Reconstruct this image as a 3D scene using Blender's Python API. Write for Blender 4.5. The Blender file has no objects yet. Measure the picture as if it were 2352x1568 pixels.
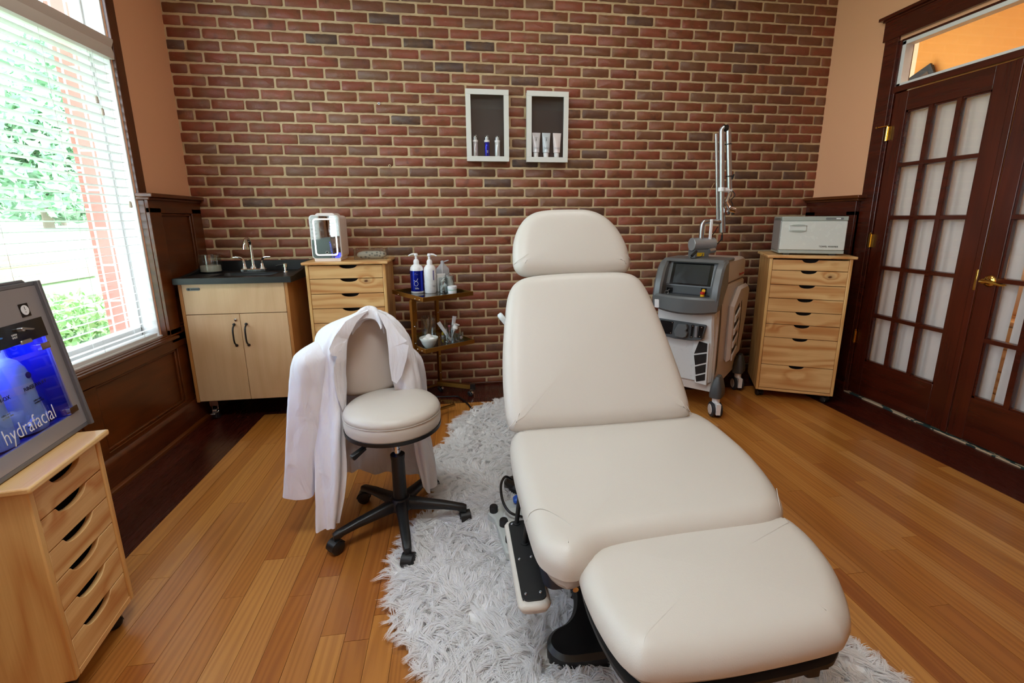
import bpy, bmesh, math, random
import numpy as np
from mathutils import Vector, Matrix
from mathutils.geometry import tessellate_polygon
PI = math.pi
rnd = random.Random(7)
S = bpy.context.scene
COL = S.collection

# ------------------------------------------------------------------ camera
cam = bpy.data.cameras.new('camera'); camo = bpy.data.objects.new('camera', cam); COL.objects.link(camo)
pitch, yaw, roll = 0.217753539, 0.138927875, -0.00513929531
fw = Vector((math.sin(yaw)*math.cos(pitch), math.cos(yaw)*math.cos(pitch), -math.sin(pitch)))
rt = Vector((math.cos(yaw), -math.sin(yaw), 0)); up = rt.cross(fw)
r2 = math.cos(roll)*rt+math.sin(roll)*up; u2 = -math.sin(roll)*rt+math.cos(roll)*up
m = Matrix((r2, u2, -fw)).transposed().to_4x4(); m.translation = (0, 0, 1.255)
camo.matrix_world = m
cam.sensor_width = 36; cam.lens = 1048.70887/2352*36
cam.shift_x = -15.6071/2352; cam.shift_y = -48.3705/2352
cam.clip_start = .02; cam.clip_end = 200
S.camera = camo
# ------------------------------------------------------------------ view, world, lights
S.view_settings.view_transform = 'Standard'; S.view_settings.look = 'None'
S.view_settings.gamma = 1; S.view_settings.use_curve_mapping = False
S.view_settings.exposure = .32
S.cycles.use_denoising = True
S.cycles.max_bounces = 9; S.cycles.diffuse_bounces = 6; S.cycles.glossy_bounces = 4
S.cycles.transmission_bounces = 6; S.cycles.transparent_max_bounces = 12
S.cycles.sample_clamp_indirect = 6
S.cycles.caustics_reflective = False; S.cycles.caustics_refractive = False
w = bpy.data.worlds.new('sky'); S.world = w; w.use_nodes = True
bg = w.node_tree.nodes['Background']; bg.inputs[0].default_value = (.74, .88, 1.0, 1); bg.inputs[1].default_value = 6.4
def area(name, loc, rot, sx, sy, power, col=(1, 1, 1), portal=False):
    l = bpy.data.lights.new(name, 'AREA'); l.shape = 'RECTANGLE'; l.size = sx; l.size_y = sy
    l.energy = power; l.color = col
    if portal: l.cycles.is_portal = True
    o = bpy.data.objects.new(name, l); COL.objects.link(o); o.location = loc; o.rotation_euler = rot
    return o
# daylight portals in the three window openings
area('window_portal', (-1.95, 2.0, 1.68), (0, -PI/2, 0), 2.2, 1.75, 1, portal=True)
area('window_portal', (-1.95, -.35, 1.68), (0, -PI/2, 0), 2.2, 2.5, 1, portal=True)
# unseen ceiling fill lights, cool white, added to brighten the room
for lx, ly, pw in ((-.3, .6, 25), (1.0, 2.2, 5)):
    area('ceiling_fill_light', (lx, ly, 3.08), (0, 0, 0), .9, .5, pw, (.84, .93, 1))
# lamp of the room beyond the french doors
area('hall_lamp_light', (3.55, 2.4, 2.95), (0, 0, 0), .6, 1.2, 9, (1, .80, .55))

# ------------------------------------------------------------------ colour and node helpers
def C(h, a=1):
    h = h.lstrip('#'); v = [int(h[i:i+2], 16)/255 for i in (0, 2, 4)]
    return tuple(x/12.92 if x <= .04045 else ((x+.055)/1.055)**2.4 for x in v)+(a,)
class NT:
    def __init__(s, name):
        s.m = bpy.data.materials.new(name); s.m.use_nodes = True; s.t = s.m.node_tree; s.t.nodes.clear()
        s.out = s.n('ShaderNodeOutputMaterial')
    def n(s, t, **k):
        x = s.t.nodes.new(t)
        for a, b in k.items(): setattr(x, a, b)
        return x
    def l(s, a, b): s.t.links.new(a, b)
    def s_(s, node, **k):
        for a, b in k.items():
            key = a.replace('_', ' ')
            if hasattr(b, 'is_linked'): s.l(b, node.inputs[key])
            else: node.inputs[key].default_value = b
        return node
    def bsdf(s, col=None, rough=.5, metal=0, **k):
        b = s.n('ShaderNodeBsdfPrincipled')
        if col is not None:
            if hasattr(col, 'is_linked'): s.l(col, b.inputs['Base Color'])
            else: b.inputs['Base Color'].default_value = col
        if hasattr(rough, 'is_linked'): s.l(rough, b.inputs['Roughness'])
        else: b.inputs['Roughness'].default_value = rough
        b.inputs['Metallic'].default_value = metal
        for a, v in k.items(): b.inputs[a.replace('_', ' ')].default_value = v
        s.l(b.outputs[0], s.out.inputs[0]); s.b = b; return b
    def coord(s, scale=(1, 1, 1), loc=(0, 0, 0), rot=(0, 0, 0), kind='Object', island=0):
        tc = s.n('ShaderNodeTexCoord'); mp = s.n('ShaderNodeMapping')
        src = tc.outputs[kind]
        if island:
            g = s.n('ShaderNodeNewGeometry'); ad = s.n('ShaderNodeVectorMath', operation='MULTIPLY_ADD')
            cv = s.n('ShaderNodeCombineXYZ'); s.l(g.outputs['Random Per Island'], cv.inputs[0]); s.l(g.outputs['Random Per Island'], cv.inputs[1]); s.l(g.outputs['Random Per Island'], cv.inputs[2])
            s.l(cv.outputs[0], ad.inputs[0]); ad.inputs[1].default_value = (island,)*3; s.l(src, ad.inputs[2]); src = ad.outputs[0]
        s.l(src, mp.inputs[0]); mp.inputs['Scale'].default_value = scale; mp.inputs['Location'].default_value = loc; mp.inputs['Rotation'].default_value = rot
        return mp.outputs[0]
    def noise(s, vec, scale=5, detail=4, rough=.55, dist=0):
        x = s.n('ShaderNodeTexNoise'); s.l(vec, x.inputs['Vector']); x.inputs['Scale'].default_value = scale
        x.inputs['Detail'].default_value = detail; x.inputs['Roughness'].default_value = rough; x.inputs['Distortion'].default_value = dist
        return x.outputs[0]
    def ramp(s, fac, stops, interp='LINEAR'):
        r = s.n('ShaderNodeValToRGB'); s.l(fac, r.inputs[0]); e = r.color_ramp.elements; r.color_ramp.interpolation = interp
        while len(e) < len(stops): e.new(.5)
        for i, (p, c) in enumerate(stops): e[i].position = p; e[i].color = c if len(c) == 4 else tuple(c)+(1,)
        return r.outputs[0]
    def mix(s, f, a, b, mode='MIX'):
        x = s.n('ShaderNodeMix', data_type='RGBA', blend_type=mode)
        for i, v in ((0, f), (6, a), (7, b)):
            if hasattr(v, 'is_linked'): s.l(v, x.inputs[i])
            else: x.inputs[i].default_value = v
        return x.outputs[2]
    def bump(s, h, strength=.3, dist=.01):
        b = s.n('ShaderNodeBump'); b.inputs['Strength'].default_value = strength; b.inputs['Distance'].default_value = dist
        s.l(h, b.inputs['Height']); s.l(b.outputs[0], s.b.inputs['Normal'])
def G(v): return (v, v, v, 1)
def plain(name, col, rough=.5, metal=0, bump=0, bscale=60, var=.0, **k):
    n = NT(name); c = C(col) if isinstance(col, str) else col
    v = n.coord()
    if var:
        f = n.noise(v, 6, 3); cc = n.mix(f, tuple(x*(1-var) for x in c[:3])+(1,), tuple(min(1, x*(1+var)) for x in c[:3])+(1,))
        n.bsdf(cc, rough, metal, **k)
    else:
        f = n.noise(v, bscale*.5, 2); r = n.ramp(f, [(.3, G(max(0, rough-.04))), (.7, G(min(1, rough+.04)))])
        n.bsdf(c, r, metal, **k)
    if bump: n.bump(n.noise(v, bscale, 4), bump, .004)
    return n.m
def emit(name, col, st):
    n = NT(name); e = n.n('ShaderNodeEmission'); e.inputs[0].default_value = C(col); e.inputs[1].default_value = st; n.l(e.outputs[0], n.out.inputs[0]); return n.m
def glass(name, tint='#ffffff', refl=.08, base=.0, basecol='#ffffff', rough=.02):
    n = NT(name); t = n.n('ShaderNodeBsdfTransparent'); t.inputs[0].default_value = C(tint)
    g = n.n('ShaderNodeBsdfGlossy'); g.inputs['Roughness'].default_value = rough; g.inputs[0].default_value = (1, 1, 1, 1)
    lw = n.n('ShaderNodeLayerWeight'); lw.inputs[0].default_value = .5
    pw = n.n('ShaderNodeMath', operation='POWER'); n.l(lw.outputs['Facing'], pw.inputs[0]); pw.inputs[1].default_value = 4
    ma = n.n('ShaderNodeMath', operation='MULTIPLY_ADD'); n.l(pw.outputs[0], ma.inputs[0]); ma.inputs[1].default_value = .7; ma.inputs[2].default_value = refl+.03
    mx = n.n('ShaderNodeMixShader'); n.l(ma.outputs[0], mx.inputs[0]); n.l(t.outputs[0], mx.inputs[1]); n.l(g.outputs[0], mx.inputs[2])
    o = mx.outputs[0]
    if base:
        d = n.n('ShaderNodeBsdfPrincipled'); d.inputs['Base Color'].default_value = C(basecol); d.inputs['Roughness'].default_value = .3
        m2 = n.n('ShaderNodeMixShader'); m2.inputs[0].default_value = base; n.l(o, m2.inputs[1]); n.l(d.outputs[0], m2.inputs[2]); o = m2.outputs[0]
    n.l(o, n.out.inputs[0]); return n.m
def wood(name, light, dark, axis='Z', freq=9, knots=0, rough=.42, contrast=1., coat=0, island=0, bump=.08, knotcol='#5a2b10', fine=1.0, line=.5):
    """growth rings as contour lines of a noise stretched along the grain, fine fibres, sparse knots"""
    n = NT(name); ax = 'XYZ'.index(axis)
    sc = [1, 1, 1]; sc[ax] = .16
    g = n.n('ShaderNodeObjectInfo'); vv = n.coord(tuple(sc), island=island)
    kn = None
    if knots:
        kv0 = n.coord(tuple(.6 if i == ax else 1. for i in range(3)), (3.1, 1.7, .4), island=island)
        sp_ = n.n('ShaderNodeSeparateXYZ'); n.l(kv0, sp_.inputs[0]); cb_ = n.n('ShaderNodeCombineXYZ')
        n.l(sp_.outputs[0 if ax == 0 else 1], cb_.inputs[0]); n.l(sp_.outputs[2], cb_.inputs[1]); kv = cb_.outputs[0]
        wrp = n.n('ShaderNodeTexNoise'); n.l(kv, wrp.inputs['Vector']); wrp.inputs['Scale'].default_value = 30
        wa = n.n('ShaderNodeVectorMath', operation='MULTIPLY_ADD'); n.l(wrp.outputs[1], wa.inputs[0]); wa.inputs[1].default_value = (.016,)*3; n.l(kv, wa.inputs[2])
        vo = n.n('ShaderNodeTexVoronoi'); n.l(wa.outputs[0], vo.inputs['Vector']); vo.inputs['Scale'].default_value = knots
        kn = n.ramp(vo.outputs['Distance'], [(.0, G(1)), (.045, G(.95)), (.07, G(.35)), (.16, G(0))])
        ring = n.ramp(vo.outputs['Distance'], [(0, G(1)), (.42, G(0))], 'EASE')
        a2 = n.n('ShaderNodeVectorMath', operation='MULTIPLY_ADD'); n.l(ring, a2.inputs[0]); a2.inputs[1].default_value = (.05, .05, .05); n.l(vv, a2.inputs[2]); vv = a2.outputs[0]
    big = n.noise(vv, freq*.55, 1.5, .4)
    mu = n.n('ShaderNodeMath', operation='MULTIPLY'); n.l(big, mu.inputs[0]); mu.inputs[1].default_value = 62
    si = n.n('ShaderNodeMath', operation='SINE'); n.l(mu.outputs[0], si.inputs[0])
    ha = n.n('ShaderNodeMath', operation='MULTIPLY_ADD'); n.l(si.outputs[0], ha.inputs[0]); ha.inputs[1].default_value = .5; ha.inputs[2].default_value = .5
    fs = [230*fine, 230*fine, 230*fine]; fs[ax] = 4
    fib = n.noise(n.coord(tuple(fs), island=island), 1, 3)
    s2 = [26, 26, 26]; s2[ax] = 1.2
    streak = n.noise(n.coord(tuple(s2), (5, 2, 8), island=island), 1, 3)
    band = n.ramp(ha.outputs[0], [(.25, G(0)), (.9, G(line*contrast)), (1, G(line*1.3*contrast))])
    f = n.mix(.35, n.mix(.5, band, n.ramp(streak, [(.3, G(0)), (.75, G(contrast))])), fib)
    col = n.mix(f, C(light), C(dark))
    big2 = n.noise(n.coord((1, 1, 1), (3, 7, 1), island=island), 2.5, 2)
    col = n.mix(n.ramp(big2, [(.35, G(0)), (.8, G(.3))]), col, n.mix(1, col, C(dark), 'MULTIPLY'))
    if kn is not None: col = n.mix(kn, col, C(knotcol))
    b = n.bsdf(col, rough)
    if coat: b.inputs['Coat Weight'].default_value = coat; b.inputs['Coat Roughness'].default_value = .12
    n.bump(fib, bump, .002)
    return n.m

# ------------------------------------------------------------------ mesh helpers
class MB:
    def __init__(s): s.v = []; s.f = []; s.fm = []
    def add(s, vs, fs, mi=0):
        o = len(s.v); s.v += [tuple(v) for v in vs]; s.f += [tuple(i+o for i in f) for f in fs]; s.fm += [mi]*len(fs); return s
    def box(s, x0, x1, y0, y1, z0, z1, mi=0, M=None):
        vs = [Vector((x, y, z)) for z in (z0, z1) for y in (y0, y1) for x in (x0, x1)]
        if M is not None: vs = [M @ v for v in vs]
        return s.add(vs, [(0, 2, 3, 1), (4, 5, 7, 6), (0, 1, 5, 4), (2, 6, 7, 3), (0, 4, 6, 2), (1, 3, 7, 5)], mi)
    def rings(s, rs, mi=0, closed=True, cap0=True, cap1=True):
        n = len(rs[0]); vs = [p for r in rs for p in r]; fs = []
        for k in range(len(rs)-1):
            for i in range(n if closed else n-1):
                j = (i+1) % n; fs.append((k*n+i, k*n+j, (k+1)*n+j, (k+1)*n+i))
        if cap0: fs.append(tuple(range(n-1, -1, -1)))
        if cap1: fs.append(tuple((len(rs)-1)*n+i for i in range(n)))
        return s.add(vs, fs, mi)
    def cyl(s, p0, p1, r0, r1=None, seg=20, mi=0, cap=True):
        r1 = r0 if r1 is None else r1; p0 = Vector(p0); p1 = Vector(p1); d = (p1-p0).normalized()
        a = d.orthogonal().normalized(); b = d.cross(a)
        rs = [[p+(a*math.cos(2*PI*i/seg)+b*math.sin(2*PI*i/seg))*r for i in range(seg)] for p, r in ((p0, r0), (p1, r1))]
        return s.rings(rs, mi, True, cap, cap)
    def lathe(s, prof, c=(0, 0, 0), seg=28, mi=0, M=None, sx=1, sy=1, cap0=True, cap1=True):
        c = Vector(c); rs = []
        for r, z in prof:
            ring = [Vector((max(r, 1e-5)*sx*math.cos(2*PI*i/seg), max(r, 1e-5)*sy*math.sin(2*PI*i/seg), z)) for i in range(seg)]
            if M is not None: ring = [M @ p for p in ring]
            rs.append([p+c for p in ring])
        return s.rings(rs, mi, True, cap0, cap1)
    def tube(s, pts, r, seg=10, mi=0, smooth=0, closed=False, sx=1, sy=1):
        pts = [Vector(p) for p in pts]
        if smooth: pts = spline(pts, smooth, closed)
        n = len(pts); rs = []; a = None
        rr = r if isinstance(r, (list, tuple)) else None
        for i, p in enumerate(pts):
            q0 = pts[max(i-1, 0)]; q1 = pts[min(i+1, n-1)]
            if closed: q0 = pts[(i-1) % n]; q1 = pts[(i+1) % n]
            t = (q1-q0).normalized()
            if a is None: a = t.orthogonal().normalized()
            a = (a-t*a.dot(t)); a = a.normalized() if a.length > 1e-6 else t.orthogonal().normalized()
            b = t.cross(a)
            R_ = r if rr is None else rr[0]+(rr[1]-rr[0])*i/(n-1)
            rs.append([p+(a*math.cos(2*PI*k/seg)*sx+b*math.sin(2*PI*k/seg)*sy)*R_ for k in range(seg)])
        if closed: rs.append(rs[0]); return s.rings(rs, mi, True, False, False)
        return s.rings(rs, mi)
    def prism(s, poly, d0, d1, axis='Z', mi=0, M=None, inset=0):
        """polygon in the two other axes, extruded along axis; concave allowed"""
        def put(u, v, d):
            p = Vector((u, v, d)) if axis == 'Z' else (Vector((d, u, v)) if axis == 'X' else Vector((u, d, v)))
            return M @ p if M is not None else p
        n = len(poly)
        rs = [poly]
        if inset:
            q = offset(poly, -inset)
            stack = [(q, d0), (poly, d0+inset*(1 if d1 > d0 else -1)), (poly, d1-inset*(1 if d1 > d0 else -1)), (q, d1)]
        else: stack = [(poly, d0), (poly, d1)]
        vs = [put(u, v, d) for pl, d in stack for u, v in pl]; fs = []
        for k in range(len(stack)-1):
            for i in range(n):
                j = (i+1) % n; fs.append((k*n+i, k*n+j, (k+1)*n+j, (k+1)*n+i))
        tr = tessellate_polygon([[Vector((u, v, 0)) for u, v in stack[0][0]]])
        fs += [tuple(reversed(t)) for t in tr]; L = (len(stack)-1)*n; fs += [tuple(i+L for i in t) for t in tr]
        return s.add(vs, fs, mi)
    def grid(s, G_, mi=0, thick=0, closedu=False):
        """G_[i][j] points; thick gives the sheet a thickness"""
        G_ = [[Vector(p) for p in r] for r in G_]; a = len(G_); b = len(G_[0]); fs = []
        for i in range(a-1+(1 if closedu else 0)):
            for j in range(b-1):
                i2 = (i+1) % a; fs.append((i*b+j, i2*b+j, i2*b+j+1, i*b+j+1))
        if not thick: return s.add([p for r in G_ for p in r], fs, mi)
        N = []
        for i in range(a):
            for j in range(b):
                du = G_[(i+1) % a if closedu else min(i+1, a-1)][j]-G_[(i-1) % a if closedu else max(i-1, 0)][j]
                dv = G_[i][min(j+1, b-1)]-G_[i][max(j-1, 0)]
                x = du.cross(dv); N.append(x.normalized() if x.length > 1e-9 else Vector((0, 0, 1)))
        P = [p for r in G_ for p in r]; n = a*b
        vs = [p+x*thick/2 for p, x in zip(P, N)]+[p-x*thick/2 for p, x in zip(P, N)]
        f2 = list(fs)+[tuple(i+n for i in reversed(f)) for f in fs]
        edge = []
        if not closedu:
            edge += [(j, j+1) for j in range(b-1)]+[((a-1)*b+j+1, (a-1)*b+j) for j in range(b-1)]
        edge += [((i+1) % a*b, i*b) for i in range(a-1+(1 if closedu else 0))]+[(i*b+b-1, (i+1) % a*b+b-1) for i in range(a-1+(1 if closedu else 0))]
        f2 += [(p, q, q+n, p+n) for p, q in edge]
        return s.add(vs, f2, mi)
def offset(poly, d):
    n = len(poly); A = sum(poly[i][0]*poly[(i+1) % n][1]-poly[(i+1) % n][0]*poly[i][1] for i in range(n)); sg = 1 if A > 0 else -1
    out = []
    for i in range(n):
        p0 = Vector(poly[i-1]); p = Vector(poly[i]); p1 = Vector(poly[(i+1) % n])
        e0 = (p-p0); e1 = (p1-p)
        e0 = e0.normalized() if e0.length > 1e-9 else e1.normalized(); e1 = e1.normalized() if e1.length > 1e-9 else e0
        n0 = Vector((e0.y, -e0.x))*sg; n1 = Vector((e1.y, -e1.x))*sg; b = n0+n1
        b = b.normalized() if b.length > 1e-6 else n0
        k = max(.5, b.dot(n0)); q = p+b*d/k; out.append((q.x, q.y))
    return out
def spline(pts, k=6, closed=False):
    pts = [Vector(p) for p in pts]; n = len(pts); out = []
    for i in range(n if closed else n-1):
        p0 = pts[(i-1) % n] if closed or i else pts[0]*2-pts[1]
        p1 = pts[i]; p2 = pts[(i+1) % n]
        p3 = pts[(i+2) % n] if closed or i+2 < n else pts[-1]*2-pts[-2]
        for j in range(k):
            t = j/k
            out.append(.5*((2*p1)+(p2-p0)*t+(2*p0-5*p1+4*p2-p3)*t*t+(3*p1-p0-3*p2+p3)*t*t*t))
    if not closed: out.append(pts[-1])
    return out
def rrect(x0, x1, y0, y1, r, k=5):
    out = []
    for cx, cy, a in ((x1-r, y1-r, 0), (x0+r, y1-r, 90), (x0+r, y0+r, 180), (x1-r, y0+r, 270)):
        for i in range(k+1):
            t = math.radians(a+90*i/k); out.append((cx+r*math.cos(t), cy+r*math.sin(t)))
    return out
def tag(o, label=None, cat=None, group=None, kind=None):
    for a, b in (('label', label), ('category', cat), ('group', group), ('kind', kind)):
        if b: o[a] = b
    return o
def thing(name, label, cat, loc=(0, 0, 0), rz=0, group=None, rot=None):
    o = bpy.data.objects.new(name, None); COL.objects.link(o); o.location = loc
    o.rotation_euler = rot if rot else (0, 0, rz); o.empty_display_size = .05
    return tag(o, label, cat, group)
def obj(name, mb, mats, parent=None, sharp=35, bev=0, world=False, label=None, sub=0, loc=None):
    if not isinstance(mats, (list, tuple)): mats = [mats]
    me = bpy.data.meshes.new(name)
    vs = mb.v
    if world and parent is not None:
        r = parent
        while r.parent: r = r.parent
        M = (Matrix.Translation(r.location) @ r.rotation_euler.to_matrix().to_4x4()).inverted()
        vs = [tuple(M @ Vector(v)) for v in vs]
    if loc is not None: vs = [(v[0]-loc[0], v[1]-loc[1], v[2]-loc[2]) for v in vs]
    me.from_pydata(vs, [], mb.f); me.validate()
    for mt in mats: me.materials.append(mt)
    if len(mats) > 1 and len(me.polygons) == len(mb.fm): me.polygons.foreach_set('material_index', mb.fm)
    bm = bmesh.new(); bm.from_mesh(me); bmesh.ops.recalc_face_normals(bm, faces=bm.faces); bm.to_mesh(me); bm.free()
    me.polygons.foreach_set('use_smooth', [True]*len(me.polygons))
    me.set_sharp_from_angle(angle=math.radians(sharp))
    o = bpy.data.objects.new(name, me); COL.objects.link(o)
    if loc is not None: o.location = loc
    if parent is not None: o.parent = parent
    if bev:
        b = o.modifiers.new('bevel', 'BEVEL'); b.width = bev; b.segments = 2; b.limit_method = 'ANGLE'; b.angle_limit = math.radians(40)
    if sub:
        b = o.modifiers.new('subd', 'SUBSURF'); b.levels = sub; b.render_levels = sub
    if label: o['label'] = label
    return o
def struct(name, mb, mats, parent=None, **k):
    o = obj(name, mb, mats, parent, **k)
    if parent is None: o['kind'] = 'structure'
    return o
def text(name, s, size, M, mat, parent, ext=.0004, align='LEFT', shear=0, sx=1, offset_=0, world=False):
    cu = bpy.data.curves.new(name, 'FONT'); cu.body = s; cu.size = size; cu.extrude = ext; cu.align_x = align; cu.shear = shear; cu.offset = offset_
    cu.resolution_u = 3
    t = bpy.data.objects.new('t', cu); COL.objects.link(t); bpy.context.view_layer.update()
    me = bpy.data.meshes.new_from_object(t.evaluated_get(bpy.context.evaluated_depsgraph_get()))
    bpy.data.objects.remove(t); bpy.data.curves.remove(cu)
    Q = M @ Matrix.Diagonal((sx, 1, 1, 1))
    if world:
        r = parent
        while r.parent: r = r.parent
        Q = (Matrix.Translation(r.location) @ r.rotation_euler.to_matrix().to_4x4()).inverted() @ Q
    me.transform(Q); me.materials.clear(); me.materials.append(mat); me.name = name
    o = bpy.data.objects.new(name, me); COL.objects.link(o); o.parent = parent; return o
def frameM(o, x, y):
    """matrix with local x, y axes at origin o"""
    x = Vector(x).normalized(); y = Vector(y).normalized(); z = x.cross(y)
    m = Matrix((x, y, z)).transposed().to_4x4(); m.translation = o; return m
def copy_tree(root, loc, rz=None, label=None):
    r = root.copy(); COL.objects.link(r); r.location = loc
    if rz is not None: r.rotation_euler = (0, 0, rz)
    if label: r['label'] = label
    for ch in list(root.children):
        c = ch.copy(); COL.objects.link(c); c.parent = r
        for g in ch.children:
            d = g.copy(); COL.objects.link(d); d.parent = c
    return r
# ------------------------------------------------------------------ materials
XL, XR, YB, YF, ZC = -1.712, 2.841, 3.39, -1.75, 3.1
def brick_mat():
    n = NT('brick'); g = n.n('ShaderNodeNewGeometry')
    isl = g.outputs['Random Per Island']
    base = n.ramp(isl, [(0, C('#82463200'[:7])), (.16, C('#8e4a35')), (.34, C('#783e2d')), (.5, C('#885036')), (.62, C('#95533e')), (.74, C('#72422f')), (.86, C('#805843')), (.95, C('#6a4a3c')), (1, C('#4c3c38'))])
    v = n.coord(island=20)
    a = n.noise(v, 9, 4, .6); b = n.noise(v, 60, 5, .7)
    col = n.mix(n.ramp(a, [(.42, G(0)), (.72, G(.75))]), base, C('#74502f'))
    col = n.mix(n.ramp(b, [(.62, G(0)), (.8, G(.35))]), col, C('#b08f72'))
    dk = n.noise(v, 14, 3); col = n.mix(n.ramp(dk, [(.6, G(0)), (.75, G(.5))]), col, C('#402c28'))
    st = n.noise(n.coord((14, 1, 60), rot=(0, .5, 0)), 1.6, 3); col = n.mix(n.ramp(st, [(.68, G(0)), (.78, G(.3))]), col, C('#c9a791'))
    n.bsdf(col, n.ramp(b, [(.3, G(.36)), (.7, G(.55))]))
    h = n.mix(.6, a, b); n.bump(h, .6, .006); return n.m
def mortar_mat():
    n = NT('mortar'); v = n.coord(); f = n.noise(v, 12, 4); b = n.noise(v, 90, 4)
    n.bsdf(n.ramp(f, [(.3, C('#b89f7a')), (.7, C('#cfb994'))]), .8); n.bump(b, .5, .006); return n.m
def floor_mat(name, stops, rough, coat):
    n = NT(name); g = n.n('ShaderNodeNewGeometry'); isl = g.outputs['Random Per Island']
    base = n.ramp(isl, stops)
    v = n.coord((1, .07, 1), island=13)
    nz = n.noise(v, 5, 3)
    ad = n.n('ShaderNodeVectorMath', operation='MULTIPLY_ADD'); n.l(nz, ad.inputs[0]); ad.inputs[1].default_value = (.25, 0, 0); n.l(v, ad.inputs[2])
    wv = n.n('ShaderNodeTexWave', wave_type='BANDS', bands_direction='X'); n.l(ad.outputs[0], wv.inputs['Vector']); wv.inputs['Scale'].default_value = 14; wv.inputs['Distortion'].default_value = 3; wv.inputs['Detail'].default_value = 2
    fb = n.noise(n.coord((420, 9, 1), island=13), 1, 2)
    f = n.mix(.5, wv.outputs[1], fb)
    col = n.mix(n.ramp(f, [(.35, G(0)), (.8, G(.30))]), base, n.mix(1, base, C('#9a5a2a'), 'MULTIPLY'))
    b = n.bsdf(col, n.ramp(fb, [(.3, G(rough-.05)), (.7, G(rough+.08))])); b.inputs['Coat Weight'].default_value = coat; b.inputs['Coat Roughness'].default_value = .16
    n.bump(f, .06, .001); return n.m
m_brick = brick_mat(); m_mortar = mortar_mat()
m_oak = floor_mat('oak_floor', [(0, C('#ba7c38')), (.2, C('#aa6b2a')), (.4, C('#c2863f')), (.6, C('#b57430')), (.8, C('#a05e25')), (1, C('#c98f4a'))], .34, .25)
m_dkfloor = floor_mat('mahogany_floor', [(0, C('#3a120a')), (.5, C('#48180d')), (1, C('#30100a'))], .28, .5)
m_dkwood = wood('stained_wood', '#74390f', '#260f05', 'Y', 7, 0, .34, .9, .25)
m_dkwoodz = wood('stained_wood_upright', '#70370f', '#240e05', 'Z', 7, 0, .34, .9, .25)
m_basewood = wood('grained_pine_stained', '#6b3216', '#1c0a05', 'Y', 26, 0, .3, 1.0, .3)
m_door = wood('mahogany_door', '#5e2210', '#220a06', 'Z', 4, 0, .26, .8, .45)
m_doorh = wood('mahogany_door_rail', '#5a200e', '#220a06', 'Y', 4, 0, .26, .8, .45)
m_peach = plain('peach_paint', '#edb188', .75, bump=.05, bscale=180)
m_ceil = plain('ceiling_paint', '#efe6da', .8)
m_white = plain('white_paint', '#e9e9e8', .4)
m_blind = plain('blind_slat', '#e9e9e6', .45)
m_valance = plain('valance', '#d9cfc6', .5)
m_pine = wood('knotty_pine', '#f8d898', '#bf7630', 'X', 8, 7.0, .45, 1.1, .1, line=.9)
m_piney = wood('knotty_pine_y', '#f8d898', '#bf7630', 'Y', 8, 7.0, .45, 1.0, .1, line=.8)
m_pinez = wood('knotty_pine_z', '#f6d38c', '#bf7832', 'Z', 8, 0, .45, 1.0, .1, line=.75)
m_maple = wood('maple_veneer', '#e6c59c', '#c9a071', 'Z', 6, 0, .4, .7, .1, line=.5)
m_mapleedge = wood('beech_edge', '#c98f52', '#a96e36', 'Z', 12, 0, .45, .8)
m_dark = plain('dark_void', '#17100c', .8)
m_chrome = plain('chrome', '#e8e8e8', .1, 1)
m_steel = plain('satin_steel', '#b9bbbd', .32, 1)
m_brass = plain('antique_brass', '#9c7436', .36, 1, var=.25)
m_goldbr = plain('polished_brass', '#e6c064', .12, 1)
m_blackp = plain('black_plastic', '#161616', .42)
m_blackg = plain('black_gloss', '#0d0d0f', .16)
m_blackm = plain('black_matte', '#1a1b1c', .6)
m_rubber = plain('rubber', '#2a2c30', .7)
m_vinyl = plain('cream_vinyl', '#cbc5bc', .38, bump=.12, bscale=420)
m_vinyls = plain('taupe_vinyl', '#cdc1b6', .42, bump=.12, bscale=420)
def cotton():
    n = NT('white_cotton'); v = n.coord((1, 1, .35)); n.bsdf(C('#e9ebf2'), .85)
    a = n.noise(v, 16, 3, .5, .6); b = n.noise(n.coord(), 700, 2); n.bump(n.mix(.03, a, b), .55, .03); return n.m
m_coat = cotton()
m_paneglass = glass('window_glass', refl=.0)
m_clear = glass('clear_acrylic', '#f1f5f5', refl=.07)

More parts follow.
